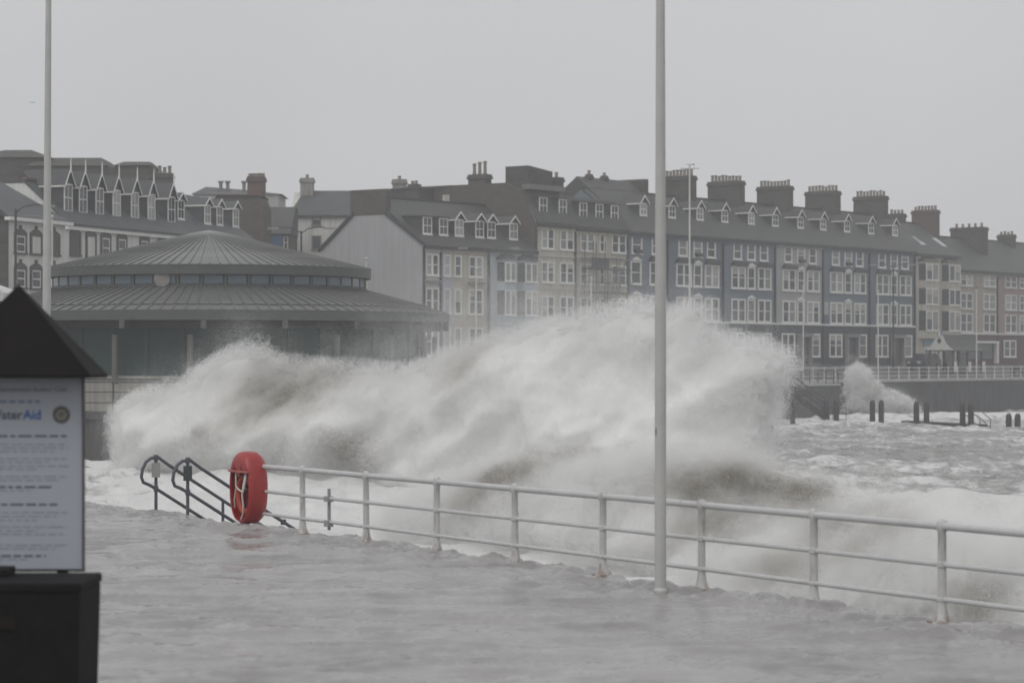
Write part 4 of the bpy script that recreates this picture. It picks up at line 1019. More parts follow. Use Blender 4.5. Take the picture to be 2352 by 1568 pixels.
# handrails of the sea steps
HRM = mat('grey_handrail', (0.085, 0.088, 0.105), 0.45, 0.2, 2.0)
stp = thing('sea_steps', 'wet concrete steps descending from the promenade into the sea', 'steps', tuple(edge(SP * 8 + 1.1)), math.atan2(EDGEN.y, EDGEN.x))
for k in range(9):
    MB().box(.02 + .30 * k, .02 + .30 * (k + 1), -.1, 2.9, -4.4, -.17 * (k + 1)).build('step', CONC, stp)
for t_, lab, plate in ((edge(23.15), 'grey looped handrail with a pale plate, the left of the pair at the sea steps', (0.32, 0.32, 0.31)),
                       (edge(21.6), 'grey looped handrail with a dark plate, the right of the pair at the sea steps', (0.05, 0.06, 0.06))):
    hr = thing('step_handrail', lab, 'handrail', (t_.x, t_.y, 0), math.atan2(EDGEN.y, EDGEN.x), 'handrails of the sea steps')
    m_ = .62; top, low = 1.10, .52
    pth = [(2.9, 0, top - m_ * 2.9), (1.5, 0, top - m_ * 1.5), (.25, 0, top - .02 - m_ * .2), (.05, 0, top)]
    pth += [(-.10, 0, top - .01), (-.20, 0, top - .08), (-.27, 0, top - .22), (-.29, 0, top - .36), (-.25, 0, top - .46), (-.15, 0, low + .08), (0, 0, low)]
    pth += [(.3, 0, low - m_ * .3), (1.5, 0, low - m_ * 1.5), (2.9, 0, low - m_ * 2.9)]
    MB().tube(pth, .031, 12).build('rail', HRM, hr, smooth=True)
    MB().tube([(0, 0, -.05), (0, 0, top)], .031, 12).build('post', HRM, hr, smooth=True)
    for L_ in (1.35, 2.7):
        MB().tube([(L_, 0, -.62 * L_ - .4), (L_, 0, top - m_ * L_)], .028, 10).build('post', HRM, hr, smooth=True)
    for p in ((0, 0, top), (0, 0, low)): MB().lathe([(.045, p[2] - .05), (.048, p[2]), (.045, p[2] + .05)], 12).build('collar', HRM, hr)
    MB().box(-.10, .06, -.06, -.035, .73, 1.0).build('sign_plate', mat('plate_%d' % (plate[0] * 100), plate, 0.5, 0.2, 4.0), hr)
    q3 = MB().lathe([(.05, 0), (.055, .05), (.05, .1)], 10).build('joint', HRM, hr, loc=(1.9, 0, top - m_ * 1.9 - .05))

POLEM = rusty_paint('flagpole_paint', (0.46, 0.46, 0.445), amount=0.05)
def flagpole(label, x, Yp, y_base_z, r0, r1, height):
    t = thing('flagpole', label, 'flagpole', ((x - CX) / F * Yp, Yp, y_base_z), 0, 'white flagpoles on the near promenade')
    MB().tube([(0, 0, 0), (0, 0, height * .3), (0, 0, height * .65), (0, 0, height)], [r0, r0 * .97, (r0 + r1) / 2, r1], 24).build('pole', POLEM, t, smooth=True)
    MB().lathe([(r0 * 1.25, 0), (r0 * 1.25, .06), (r0 * 1.02, .09)], 20).build('base_collar', POLEM, t)
    return t
fp1 = flagpole('tall white flagpole standing behind the railing in front of the big wave', 1517, 32.3, 0.02, .072, .040, 11.0)
MB().box(-.014, .03, -.077, -.055, 1.97, 2.06).build('access_hole', DARKTRIM, fp1, loc=(-.050, .03, 0))
fp2 = flagpole('white flagpole rising behind the dark notice board at the left', 104, 44.5, 0.0, .072, .036, 12.0)
fp2.rotation_euler = (0, R(0.35), 0)

# ================================================================== NOTICE BOARD AND BIN
NY = 20.6; S1 = F / NY
nb = thing('notice_board', 'white printed notice board under a dark pyramid roof', 'notice board', ((40 - CX) / F * NY, NY, 0.0), 0)
nx = lambda x: (x - 40) / S1
nz = lambda y: CH + (HZ - y) / S1
DWOOD = mat('dark_stained_wood', (0.012, 0.010, 0.010), 0.8, 0.3, 3.0, spec=0.15)
PANEL = mat('notice_panel', (0.36, 0.385, 0.43), 0.35, 0.05, 0.8)
MB().box(nx(-110), nx(189), 0, .02, nz(1306), nz(862)).build('panel', PANEL, nb)
for xa, xb in ((-118, -110.3), (185.5, 193)):
    MB().box(nx(xa) if xa < 0 else nx(189) + .001, nx(xb) if xb < 0 else nx(193), -.015, .05, 0.0 if xa < 0 else nz(1312), nz(862)).build('frame_post', mat('frame_purple_grey', (0.05, 0.045, 0.055), 0.6), nb)
MB().box(nx(-118), nx(193), .021, .06, nz(1312), nz(1306)).build('frame_rail', DWOOD, nb)
for xa in (-70, 130): MB().box(nx(xa), nx(xa + 22), .022, .10, 0, nz(880)).build('leg', DWOOD, nb)
apx, apz = nx(40), nz(652); e0, e1, ez = nx(-142), nx(222), nz(868)
hd_ = (e1 - e0) / 2
MB().add([(e0, -.32, ez), (e1, -.32, ez), (e1, .55, ez), (e0, .55, ez), (apx, .05, apz), (e0, -.32, ez + .03), (e1, -.32, ez + .03), (e1, .55, ez + .03), (e0, .55, ez + .03)],
         [(0, 3, 2, 1), (5, 6, 4), (6, 7, 4), (7, 8, 4), (8, 5, 4), (0, 1, 6, 5), (1, 2, 7, 6), (2, 3, 8, 7), (3, 0, 5, 8)]).build('roof', DWOOD, nb)
# printed matter: legible lines as lettering, the rest as lines of print
INKD = mat('dark_ink', (0.08, 0.088, 0.11), 0.5); INKB = mat('blue_ink', (0.03, 0.11, 0.33), 0.5); INKG = mat('grey_ink', (0.13, 0.14, 0.17), 0.5)
def text(s, xr, yb, hpx, m, bold=False, align='RIGHT'):
    cu = bpy.data.curves.new('lettering', 'FONT'); cu.body = s; cu.size = hpx / S1 / .70; cu.align_x = align
    if bold: cu.offset = .0022
    cu.extrude = .0008
    o = bpy.data.objects.new('lettering', cu); COL.objects.link(o); o.parent = nb
    bpy.context.view_layer.update()
    me = bpy.data.meshes.new_from_object(o.evaluated_get(bpy.context.evaluated_depsgraph_get())); me.materials.clear(); me.materials.append(m)
    bpy.data.objects.remove(o)
    o = link('lettering', me, nb, (nx(xr), -.002, nz(yb)), (R(90), 0, 0))
    return o
text('Aberystwyth Rotary Club', 154, 899, 11, INKG)
text('Aid', 95, 962, 21, INKB, True); text('Water', 52, 962, 21, INKD, True)
def print_line(x1, y, hpx, m):
    mb = MB(); x = -100.0; rr = random.Random(int(y))
    while x < x1:
        wl = rr.uniform(10, 34); 
        mb.box(nx(x), nx(min(x + wl, x1)), -.0025, -.0005, nz(y + hpx / 2), nz(y - hpx / 2)); x += wl + 6
    mb.build('print_line', m, nb)
print_line(92, 922, 5, mat('pale_blue_ink', (0.13, 0.18, 0.28), 0.5))
for x1, y in ((153, 1001), (132, 1158), (118, 1118), (105, 1276)): print_line(x1, y, 4.5, INKD)
PALEINK = mat('pale_ink', (0.255, 0.275, 0.31), 0.5)
for x1, y in ((158, 1020), (156, 1028), (124, 1036), (152, 1053), (112, 1061), (158, 1070), (85, 1077), (150, 1094), (138, 1102), (70, 1126), (154, 1176), (130, 1185), (85, 1194), (152, 1209), (88, 1218), (146, 1226), (154, 1251), (128, 1259), (62, 1284)):
    print_line(x1, y, 3.0, PALEINK)
em = MB()
for k in range(24):
    q = 2 * math.pi * k / 24; c_, s_ = math.cos(q), math.sin(q); 
    em.box(-.0045, .0045, -.002, 0, .055, .072)
    for j in range(-8, 0):
        x_, y_, z_ = em.v[j]; em.v[j] = (x_ * c_ - z_ * s_, y_, x_ * s_ + z_ * c_)
rg = MB()
def flatring(mb, r0, r1, n=40):
    for k in range(n):
        a0, a1 = 2 * math.pi * k / n, 2 * math.pi * (k + 1) / n
        mb.add([(r0 * math.cos(a0), -.002, r0 * math.sin(a0)), (r1 * math.cos(a0), -.002, r1 * math.sin(a0)), (r1 * math.cos(a1), -.002, r1 * math.sin(a1)), (r0 * math.cos(a1), -.002, r0 * math.sin(a1))], [(0, 1, 2, 3)])
flatring(em, .046, .060)
em.build('emblem', mat('emblem_dark', (0.07, 0.065, 0.06), 0.5), nb, loc=(nx(141), -.001, nz(952)))
dk = MB(); flatring(dk, .0005, .0455); flatring(dk, .020, .021)
dk.build('emblem_disc', mat('emblem_gold', (0.25, 0.235, 0.20), 0.5), nb, loc=(nx(141), -.001, nz(952)))
sp_ = MB()
for k in range(6):
    q = math.pi * k / 6 * 2; sp_.box(-.003, .003, -.004, -.0025, .015, .045)
    for j in range(-8, 0):
        x_, y_, z_ = sp_.v[j]; sp_.v[j] = (x_ * math.cos(q) - z_ * math.sin(q), y_, x_ * math.sin(q) + z_ * math.cos(q))
flatring(sp_, .008, .016); sp_.build('emblem_spokes', mat('emblem_spoke', (0.10, 0.09, 0.075), 0.5), nb, loc=(nx(141), -.002, nz(952)))

lbx = -3.12
bn = thing('litter_bin', 'squat dark square litter bin standing in front of the notice board', 'bin', (lbx - .62, 19.4, 0), 0)
BINM = mat('bin_black', (0.009, 0.009, 0.010), 0.8, 0.3, 4.0, 0.3, 12, spec=0.12)
MB().frustum(-.58, .58, -.46, .46, 0, 1.24, -.03, -.03).build('body', BINM, bn, bevel=.02)
MB().box(-.62, .62, -.50, .50, 1.241, 1.31).build('lid', BINM, bn, bevel=.02)
MB().box(-.5, -.02, .0, .4, 1.311, 1.37).build('hatch', BINM, bn, bevel=.015)
MB().box(-.02, .15, -.50, -.485, .98, 1.06).build('label_patch', mat('bin_label', (0.016, 0.013, 0.011), 0.8, spec=0.1), bn)

# pale roofed kiosk peeping in at the left edge
kx, ky = (-84 - CX) / F * 62, 62.0
kk = thing('kiosk', 'kiosk with a pale wet curved roof peeping in at the left edge', 'kiosk', (kx, ky, 0), 0)
kz = lambda y: CH + (HZ - y) / F * ky
MB().box(-.9, .85, 0, 1.8, 0, kz(690)).build('wall', mat('kiosk_wall', (0.10, 0.085, 0.075), 0.7), kk)
prf = [(-.2 + 2.2 * t, kz(690) + .55 * math.sin(math.pi * t) ** .7 * .75) for t in np.linspace(0, 1, 14)]
MB().prism([(x0 * 1.0, z0) for x0, z0 in ((-1.1, kz(692)), (-1.1, kz(672)), (-.6, kz(646)), (0.1, kz(640)), (.5, kz(650)), (.86, kz(662)), (.98, kz(672)), (.98, kz(692)))], 'y', -.2, 2.0).build('roof', mat('kiosk_roof', (0.55, 0.55, 0.55), 0.25), kk)

# ================================================================== FAR PROMENADE FURNITURE
FARP = mat('far_white_rail', (0.60, 0.60, 0.60), 0.5, 0.1)
fr2 = thing('far_promenade_railing', 'long white railing on top of the far sea wall', 'railing', (*TF.xy(0, -14.7), street_z(-14.7)), TF.ang)
u0_, u1_ = TF.u(1760, -14.7), TF.u(2420, -14.7)
for zz in (.30, .70, 1.08):
    MB().tube([(u0_, 0, zz), (u1_, 0, zz)], .032, 6).build('rail', FARP, fr2)
fpm = MB().tube([(0, 0, 0), (0, 0, .2), (0, 0, 1.13), (0, 0, 1.2)], [.09, .055, .05, .03], 8).mesh('post', FARP)
k = 0
while u0_ + k * 2.1 < u1_:
    link('post', fpm, fr2, (u0_ + k * 2.1, 0, 0)); k += 1

sh = thing('promenade_shelter', 'small seaside shelter with a swept slate roof and white pierced gable', 'shelter', (*TF.xy(TF.u(2190, -10.5), -10.5), street_z(-10.5) + .1), TF.ang)
su = lambda x, s=-10.5: TF.u(x, s) - TF.u(2190, -10.5)
L0, L1 = su(2190), su(2190) + 6.6; D_ = 2.9
sprof = [(0.0, 2.35), (.45, 2.55), (.9, 2.95), (1.25, 3.5), (1.45, 4.0)]
full = [(y_ - .35, z_) for y_, z_ in sprof] + [(D_ - y_ + .35, z_) for y_, z_ in sprof[::-1][1:]]
MB().prism([(-.35, 2.25)] + full + [(D_ + .35, 2.25)], 'x', L0 - .3, L1 + .3).build('roof', SLATE, sh)
gw = MB().prism([(-.30, 2.36)] + [(y_ * 1.0, z_ - .02) for y_, z_ in full[1:-1]] + [(D_ + .30, 2.36)], 'x', L0 - .40, L0 - .31).build('gable_board', mat('gable_grey_white', (0.5, 0.5, 0.48), 0.6), sh)
MB().add([(L0 - .42, D_ / 2 - .28, 3.35), (L0 - .42, D_ / 2, 2.98), (L0 - .42, D_ / 2 + .28, 3.35), (L0 - .42, D_ / 2, 3.72), (L0 - .405, D_ / 2 - .28, 3.35), (L0 - .405, D_ / 2, 2.98), (L0 - .405, D_ / 2 + .28, 3.35), (L0 - .405, D_ / 2, 3.72)],
         [(0, 1, 2, 3), (7, 6, 5, 4), (0, 4, 5, 1), (1, 5, 6, 2), (2, 6, 7, 3), (3, 7, 4, 0)]).build('diamond_opening', DARKTRIM, sh)
MB().tube([(L0 - .36, D_ / 2, 3.9), (L0 - .36, D_ / 2, 4.5)], [.08, .02], 6).build('finial', WHITE, sh)
for xx in (L0, (L0 + L1) / 2, L1):
    for yy in (0.05, D_ - .05): MB().box(xx - .07, xx + .07, yy - .07, yy + .07, 0, 2.3).build('post', DARKTRIM, sh)
for xx in (L0, (L0 + L1) / 2, L1): MB().box(xx + .08, xx + .78, -.04, .04, .05, 1.15).build('white_panel', WHITE, sh)
for xx in (L0 + .85, (L0 + L1) / 2 + .85): MB().box(xx, xx + 2.2, D_ / 2 - .05, D_ / 2 + .05, .05, 1.1).build('screen', mat('screen_grey', (0.25, 0.25, 0.26), 0.6), sh)
for xx in (L0 + .85, (L0 + L1) / 2 + .85): MB().box(xx, xx + 2.2, D_ / 2 - .04, D_ / 2 + .04, 1.11, 2.2).build('screen_glass', GLASS, sh)
MB().box(L0 + .9, L1 - .2, .65, 1.1, .40, .47).build('seat', mat('seat_wood', (0.13, 0.10, 0.08), 0.7), sh)

# parked car
def car(label, x, s, m):
    L_, Wd = 4.6, 1.85
    c = thing('parked_car', label, 'car', (*TF.xy(TF.u(x, s), s), street_z(s) - .12), TF.ang)
    side = [(-2.3, .35), (-2.3, .78), (-2.2, .98), (-1.25, 1.08), (-.62, 1.68), (-.3, 1.76), (1.55, 1.76), (1.95, 1.62), (2.2, 1.08), (2.3, .95), (2.3, .35)]
    mb = MB()
    n = len(side); secs = [(-Wd / 2, .0), (-Wd / 2 + .0, 0), (Wd / 2, 0)]
    vs = []
    for yy in (-1, -.92, .92, 1):
        for px, pz in side:
            ins = (.16 if pz > 1.1 else 0.0)
            e = 1 if abs(yy) < 1 else .97
            vs.append((px * e, yy * (Wd / 2 - ins), .9 + (pz - .9) * e))
    fs = []
    for j in range(3):
        for i in range(n): fs.append((j * n + i, j * n + (i + 1) % n, (j + 1) * n + (i + 1) % n, (j + 1) * n + i))
    fs += [tuple(range(n))[::-1], tuple(range(3 * n, 4 * n))]
    mb.add(vs, fs); mb.build('body', m, c, smooth=True)
    for sy in (-1, 1):
        y_ = sy * (Wd / 2 - .15); o = sy * .012
        for xs in (((-1.05, 1.12), (-.55, 1.6), (.25, 1.66), (.25, 1.12)), ((.35, 1.12), (.35, 1.66), (1.5, 1.66), (1.85, 1.12))):
            MB().prism(xs, 'y', y_ - .02 + o, y_ + .02 + o).build('side_window', GLASS, c)
    for wx_ in (-1.42, 1.42):
        for sy in (-1, 1):
            wl = MB().lathe([(.34, -.10), (.36, -.06), (.36, .06), (.34, .10)], 20).build('wheel', mat('tyre', (0.02, 0.02, 0.02), 0.8), c)
            wl.matrix_local = Matrix.Translation((wx_, sy * (Wd / 2 - .06), .36)) @ Matrix.Rotation(R(90), 4, 'X')
            MB().lathe([(.21, -.115), (.21, .115)], 14).build('rim', mat('rim', (0.3, 0.3, 0.31), 0.35, metal=0.8), wl)
    for sy in (-.6, .6): MB().box(-2.32, -2.28, sy - .18, sy + .18, .72, .9).build('headlight', mat('lamp_glass', (0.45, 0.45, 0.43), 0.15), c)
    for sy in (-.7, .7): MB().box(2.27, 2.315, sy - .1, sy + .1, .8, 1.05).build('tail_light', mat('tail_lens', (0.2, 0.01, 0.01), 0.2), c)
    return c
car('dark estate car parked left of the seaside shelter', 2122, -5.5, mat('dark_car_paint', (0.018, 0.019, 0.022), 0.25, 0.1))

# person sitting in the shelter
def person():
    base = TF.xy(TF.u(2168, -9.6), -9.6)
    p = thing('person', 'person in dark clothes hunched on the seat inside the shelter', 'person', (*base, street_z(-10.5) + .1), TF.ang)
    J = {'pel': (0, 0, .55), 'ch': (0, -.12, .98), 'nk': (0, -.22, 1.17), 'hd': (0, -.30, 1.30), 'top': (0, -.31, 1.42),
         'hl': (-.1, -.05, .54), 'kl': (-.12, -.48, .52), 'al': (-.12, -.45, .10), 'tl': (-.12, -.64, .05),
         'hr': (.1, -.05, .54), 'kr': (.12, -.48, .52), 'ar': (.12, -.45, .10), 'tr': (.12, -.64, .05),
         'sl': (-.19, -.16, 1.05), 'el': (-.24, -.26, .80), 'wl': (-.08, -.45, .68), 'sr': (.19, -.16, 1.05), 'er': (.24, -.26, .80), 'wr': (.08, -.45, .68)}
    E = [('pel', 'ch'), ('ch', 'nk'), ('nk', 'hd'), ('hd', 'top'), ('pel', 'hl'), ('hl', 'kl'), ('kl', 'al'), ('al', 'tl'), ('pel', 'hr'), ('hr', 'kr'), ('kr', 'ar'), ('ar', 'tr'),
         ('ch', 'sl'), ('sl', 'el'), ('el', 'wl'), ('ch', 'sr'), ('sr', 'er'), ('er', 'wr')]
    rad = {'pel': .17, 'ch': .18, 'nk': .07, 'hd': .10, 'top': .08, 'hl': .12, 'kl': .08, 'al': .05, 'tl': .045, 'hr': .12, 'kr': .08, 'ar': .05, 'tr': .045, 'sl': .09, 'el': .065, 'wl': .05, 'sr': .09, 'er': .065, 'wr': .05}
    ks = list(J); me = bpy.data.meshes.new('body'); me.from_pydata([J[k] for k in ks], [(ks.index(a_), ks.index(b2)) for a_, b2 in E], [])
    o = bpy.data.objects.new('body', me); COL.objects.link(o); o.parent = p
    sm = o.modifiers.new('skin', 'SKIN'); ss = o.modifiers.new('sub', 'SUBSURF'); ss.levels = ss.render_levels = 2
    for i, k in enumerate(ks):
        me.skin_vertices[0].data[i].radius = (rad[k], rad[k]); me.skin_vertices[0].data[i].use_root = (k == 'pel')
    me.materials.append(mat('dark_coat', (0.02, 0.018, 0.022), 0.8))
    MB().lathe([(.07, 1.40), (.105, 1.34), (.112, 1.28), (.10, 1.22)], 14, 0, -.285).build('hood', mat('dark_red_hood', (0.09, 0.03, 0.03), 0.8), p)
person()
def small(name, label, cat, x, s, builder):
    t = thing(name, label, cat, (*TF.xy(TF.u(x, s), s), street_z(s)), TF.ang); builder(t); return t
small('litter_bin', 'small dark bin behind the far railing, left of the shelter', 'bin', 2121, -13.8, lambda t: (MB().lathe([(.28, 0), (.30, .85), (.24, .95)], 14).build('body', DARKTRIM, t), MB().lathe([(.31, .96), (.31, 1.02), (.1, 1.12)], 14).build('lid', DARKTRIM, t)))
def bench(t):
    MB().box(-1.1, 1.1, -.25, .25, .42, .48).build('seat', DARKTRIM, t); MB().box(-1.1, 1.1, .24, .30, .55, .95).build('backrest', DARKTRIM, t)
    for xx in (-1, 1): MB().box(xx - .05, xx + .05, -.22, .28, 0, .42).build('leg', DARKTRIM, t)
small('park_bench', 'dark bench on the far promenade at the right edge', 'bench', 2337, -13.0, bench)

# lamp columns, masts
THINW = mat('pale_mast_paint', (0.55, 0.54, 0.51), 0.5, 0.15)
def mast(label, x, y_top, s, r=.06, globe=True):
    b0 = TF.xy(TF.u(x, s), s); zg = street_z(s); zt = TF.z(x, y_top, s)
    t = thing('slim_mast', label, 'mast', (*b0, zg), 0, 'slim pale masts along the far promenade')
    MB().tube([(0, 0, 0), (0, 0, zt - zg)], [r * 1.25, r * .8], 8).build('pole', THINW, t)
    if globe: MB().lathe([(.02, zt - zg - .12), (.11, zt - zg - .05), (.11, zt - zg + .04), (.02, zt - zg + .1)], 8).build('top_ball', THINW, t)
    return t
mast('slim pale mast in front of the low cream house', 1094, 617, -14)
mast('slim pale mast in front of the scaffolded house', 1358, 637, -14)
ms = mast('tallest slim mast carrying a cross-shaped wind gauge', 1584, 378, -14, .085, False)
zt = TF.z(1584, 378, -14) - street_z(-14)
MB().tube([(-.75, 0, zt - .35), (.75, 0, zt - .35)], .025, 6).tube([(-.3, 0, zt), (.4, 0, zt)], .025, 6).tube([(.3, 0, zt - .03), (.42, 0, zt + .03)], .06, 6).build('wind_gauge', DARKTRIM, ms)
for k in (-.75, -.4, .4, .75): MB().tube([(k, 0, zt - .42), (k, 0, zt - .28)], .02, 6).build('gauge_tine', DARKTRIM, ms)
mast('slim pale mast before the grey terraced house, at the big wave\'s tip', 1845, 658, -14.2)
mast('slim pale mast rising beside the small wall splash', 2017, 668, -14.2)
mast('slim pale mast in front of the shelter roof', 2243, 668, -13.6)
def lamp(label, x, y_top, s, arms, fr=TF, zg=None):
    b0 = fr.xy(fr.u(x, s), s); zg = street_z(s) if zg is None else zg; zt = fr.z(x, y_top, s)
    t = thing('street_lamp', label, 'street lamp', (*b0, zg), 0, 'dark street lamps by the terrace')
    h = zt - zg
    MB().tube([(0, 0, 0), (0, 0, 1.2), (0, 0, 1.25), (0, 0, h)], [.15, .14, .10, .07], 8).build('column', DARKTRIM, t)
    for sgn in arms:
        MB().tube([(0, 0, h - .2), (sgn * .5, 0, h + .15), (sgn * 1.2, 0, h + .28), (sgn * 1.9, 0, h + .22)], .045, 6).build('arm', DARKTRIM, t)
        MB().box(min(sgn * 1.7, sgn * 2.5), max(sgn * 1.7, sgn * 2.5), -.13, .13, h + .10, h + .24).build('lantern', mat('lantern_grey', (0.25, 0.25, 0.25), 0.4), t)
lamp('dark double-armed street lamp before the pale blue-white house', 1123, 575, -8, (-1, 1))
lamp('dark double-armed street lamp before the blue end house', 2052, 612, -4, (-1, 1))
lamp('dark street lamp column at the far left before the hotel wing', 36, 480, -9, (1,), BF, GZ - .5)
lamp('street lamp whose arms show over the bandstand roof by the cream house', 692, 530, 4, (-1, 1), Frame((692 - CX) / F * 190, 190, 1, 0), 1.2)
for x, y, Yv, lab in ((120, 497, 150, 'slim white pole with a ball top beside the left flagpole'), (841, 594, 152, 'short white pole top just above the bandstand roof edge')):
    t = thing('slim_mast', lab, 'mast', ((x - CX) / F * Yv, Yv, .3), 0, 'slim pale masts along the far promenade')
    zt_ = CH + (HZ - y) / F * Yv - .3
    MB().tube([(0, 0, 0), (0, 0, zt_)], [.07, .05], 8).build('pole', THINW, t)
    MB().lathe([(.02, zt_ - .1), (.12, zt_ - .04), (.12, zt_ + .03), (.02, zt_ + .08)], 8).build('top_ball', THINW, t)

# ------------------------------------------------------------------ jetty, steps, piles
TIMBER = mat('wet_black_timber', (0.022, 0.021, 0.022), 0.5, 0.4, 3.0, 0.4, 6)
jt = thing('concrete_jetty', 'concrete landing jutting from the far sea wall beside the big wave', 'jetty', (*TF.xy(TF.u(1870, -19), -19), 0), TF.ang)
ju = lambda x: TF.u(x, -19) - TF.u(1870, -19)
MB().box(ju(1790), ju(1928), 0, 3.7, -4.5, .55).build('block', WALLC, jt)
MB().box(ju(1790) - .1, ju(1928) + .1, -.1, 3.72, .55, .75).build('coping', mat('jetty_coping', (0.35, 0.35, 0.35), 0.5), jt)
jr = thing('jetty_railing', 'dark two-bar railing on the concrete landing', 'railing', (*TF.xy(TF.u(1870, -19), -18.9), .75), TF.ang)
for zz in (.55, 1.05): MB().tube([(ju(1800), 0, zz), (ju(1927), 0, zz)], .035, 6).build('rail', DR, jr)
for x in (1808, 1826, 1843, 1862, 1881, 1899, 1917, 1927): MB().tube([(ju(x), 0, 0), (ju(x), 0, 1.12)], .045, 6).build('post', DR, jr)
# timber stair, in its own line between two photo points
pa, pb = P(1815, 898, 222), P(1893, 957, 222)
st = thing('timber_stair', 'black timber stair with railings descending from the landing to the sea', 'stairs', (pa.x, pa.y, pa.z), 0)
dx_, dz_ = pb.x - pa.x, pb.z - pa.z
for yy in (-.7, .6):
    MB().add([(0, yy, .22), (dx_, yy, dz_ + .22), (dx_, yy, dz_ - .28), (0, yy, -.28), (0, yy + .12, .22), (dx_, yy + .12, dz_ + .22), (dx_, yy + .12, dz_ - .28), (0, yy + .12, -.28)],
             [(0, 1, 2, 3), (7, 6, 5, 4), (0, 4, 5, 1), (3, 2, 6, 7), (0, 3, 7, 4), (1, 5, 6, 2)]).build('stringer', TIMBER, st)
for k in range(11):
    t = (k + .5) / 11; MB().box(dx_ * t - .14, dx_ * t + .14, -.57, .59, dz_ * t - .02, dz_ * t + .05).build('tread', TIMBER, st)
for yy in (-.68, .68):
    for hh in (.55, .95, 1.35): MB().tube([(-.9, yy, .22 + hh + .45), (dx_, yy, dz_ + .22 + hh)], .028, 6).build('handrail', DR, st)
    for t in (.02, .35, .62, .95): MB().tube([(dx_ * t, yy, dz_ * t), (dx_ * t, yy, dz_ * t + 1.6)], .035, 6).build('rail_post', DR, st)
MB().box(-.5, 1.4, -.8, .9, -.45, .15).build('landing', TIMBER, st)
MB().tube([(.25, 0, -4), (.15, 0, -.4)], .22, 8).build('leg', TIMBER, st)
pile = [('left of the pair at the foot of the timber stair', 1899, 917, 958), ('right of the pair at the foot of the timber stair', 1921, 917, 957),
        ('left of the free-standing pair below the small splash', 2004, 918, 963), ('right of the free-standing pair below the small splash', 2024, 918, 962),
        ('left of the pair at the left end of the low platform', 2105, 921, 970), ('right of the pair at the left end of the low platform', 2128, 921, 969),
        ('left of the pair at the right end of the low platform', 2211, 924, 976), ('right of the pair at the right end of the low platform', 2230, 924, 976),
        ('left of the rightmost pair standing alone in the sea', 2317, 949, 986), ('right of the rightmost pair standing alone in the sea', 2337, 949, 986)]
for i, (lab, x, yt, yb) in enumerate(pile):
    Yv = (CH + 2.45) * F / (yb - HZ) if False else 232 - (x - 1900) * .06
    p0 = P(x, yb, Yv); zt_ = P(x, yt, Yv).z
    t = thing('mooring_pile', 'round-topped black timber pile, ' + lab, 'pile', (p0.x, p0.y, p0.z), R(random.uniform(0, 90)), 'timber piles in the sea')
    hh = zt_ - p0.z; r_ = .235
    lean = random.uniform(-.03, .05)
    MB().tube([(-lean * 2, 0, -2.0), (0, 0, 0), (lean, 0, hh * .8), (lean, 0, hh * .93), (lean, 0, hh)], [r_ * 1.03, r_ * 1.03, r_, r_ * .82, r_ * .4], 12).build('timber', TIMBER, t, smooth=True)
    for zz in (.35, .62): MB().lathe([(r_ * 1.04, hh * zz), (r_ * 1.07, hh * zz + .05), (r_ * 1.04, hh * zz + .1)], 12).build('iron_band', DR, t)
pl = thing('low_landing_stage', 'low black timber platform awash between two pairs of piles', 'landing stage', tuple(P(2085, 969, 221)), 0)
e_ = P(2248, 981, 213) - P(2085, 972, 221)
ang_ = math.atan2(e_.y, e_.x)
pl.rotation_euler = (0, 0, ang_); ln = math.hypot(e_.x, e_.y)
MB().add([(0, -.7, .12), (ln, -.7, .12 + e_.z), (ln, .9, .12 + e_.z), (0, .9, .12), (0, -.7, -.35), (ln, -.7, -.35 + e_.z), (ln, .9, -.35 + e_.z), (0, .9, -.35)],
         [(0, 1, 2, 3), (7, 6, 5, 4), (0, 4, 5, 1), (3, 2, 6, 7), (0, 3, 7, 4), (1, 5, 6, 2)]).build('deck', TIMBER, pl)
for yy in (-.5, .6):
    MB().tube([(ln * .86, yy, 1.35), (ln * .90, yy, 1.35), (ln + .75, yy, .45)], .03, 6).build('handrail', DR, pl)
    MB().tube([(ln * .86, yy, .75), (ln * .90, yy, .75), (ln + .75, yy, -.25)], .03, 6).build('handrail', DR, pl)
    MB().tube([(ln + .75, yy, .45), (ln + .75, yy, -.6)], .035, 6).build('rail_post', DR, pl)
fo = thing('foot_rail', 'low dark tube rail standing in the wash beside the stair foot', 'railing', tuple(P(1912, 958, 231)), 0)
for zz in (.35, .85): MB().tube([(-.3, 0, zz), (1.2, 0, zz)], .03, 6).build('rail', DR, fo)
for xx in (-.3, .05, 1.2): MB().tube([(xx, 0, -1), (xx, 0, .88)], .035, 6).build('post', DR, fo)
# gull
gl = P(72, 236, 300); gu = thing('seagull', 'seagull gliding in the grey sky left of the flagpole', 'bird', tuple(gl), R(25)); gu.scale = (.7, .7, .7)
GULL = mat('gull_grey', (0.25, 0.25, 0.26), 0.7)
MB().tube([(0, -.20, 0), (0, -.12, .01), (0, .1, 0), (0, .3, -.01)], [.03, .075, .06, .015], 8).build('body', GULL, gu)
for s_ in (-1, 1): MB().add([(0, -.1, .03), (s_ * .35, -.12, .10), (s_ * .75, .02, .03), (s_ * .35, .08, .09), (0, .1, .03), (0, 0, .06), (s_ * .35, 0, .12)], [(0, 1, 6, 5), (5, 6, 3, 4), (1, 2, 6), (6, 2, 3), (0, 4, 3, 2, 1)]).build('wing', GULL, gu)

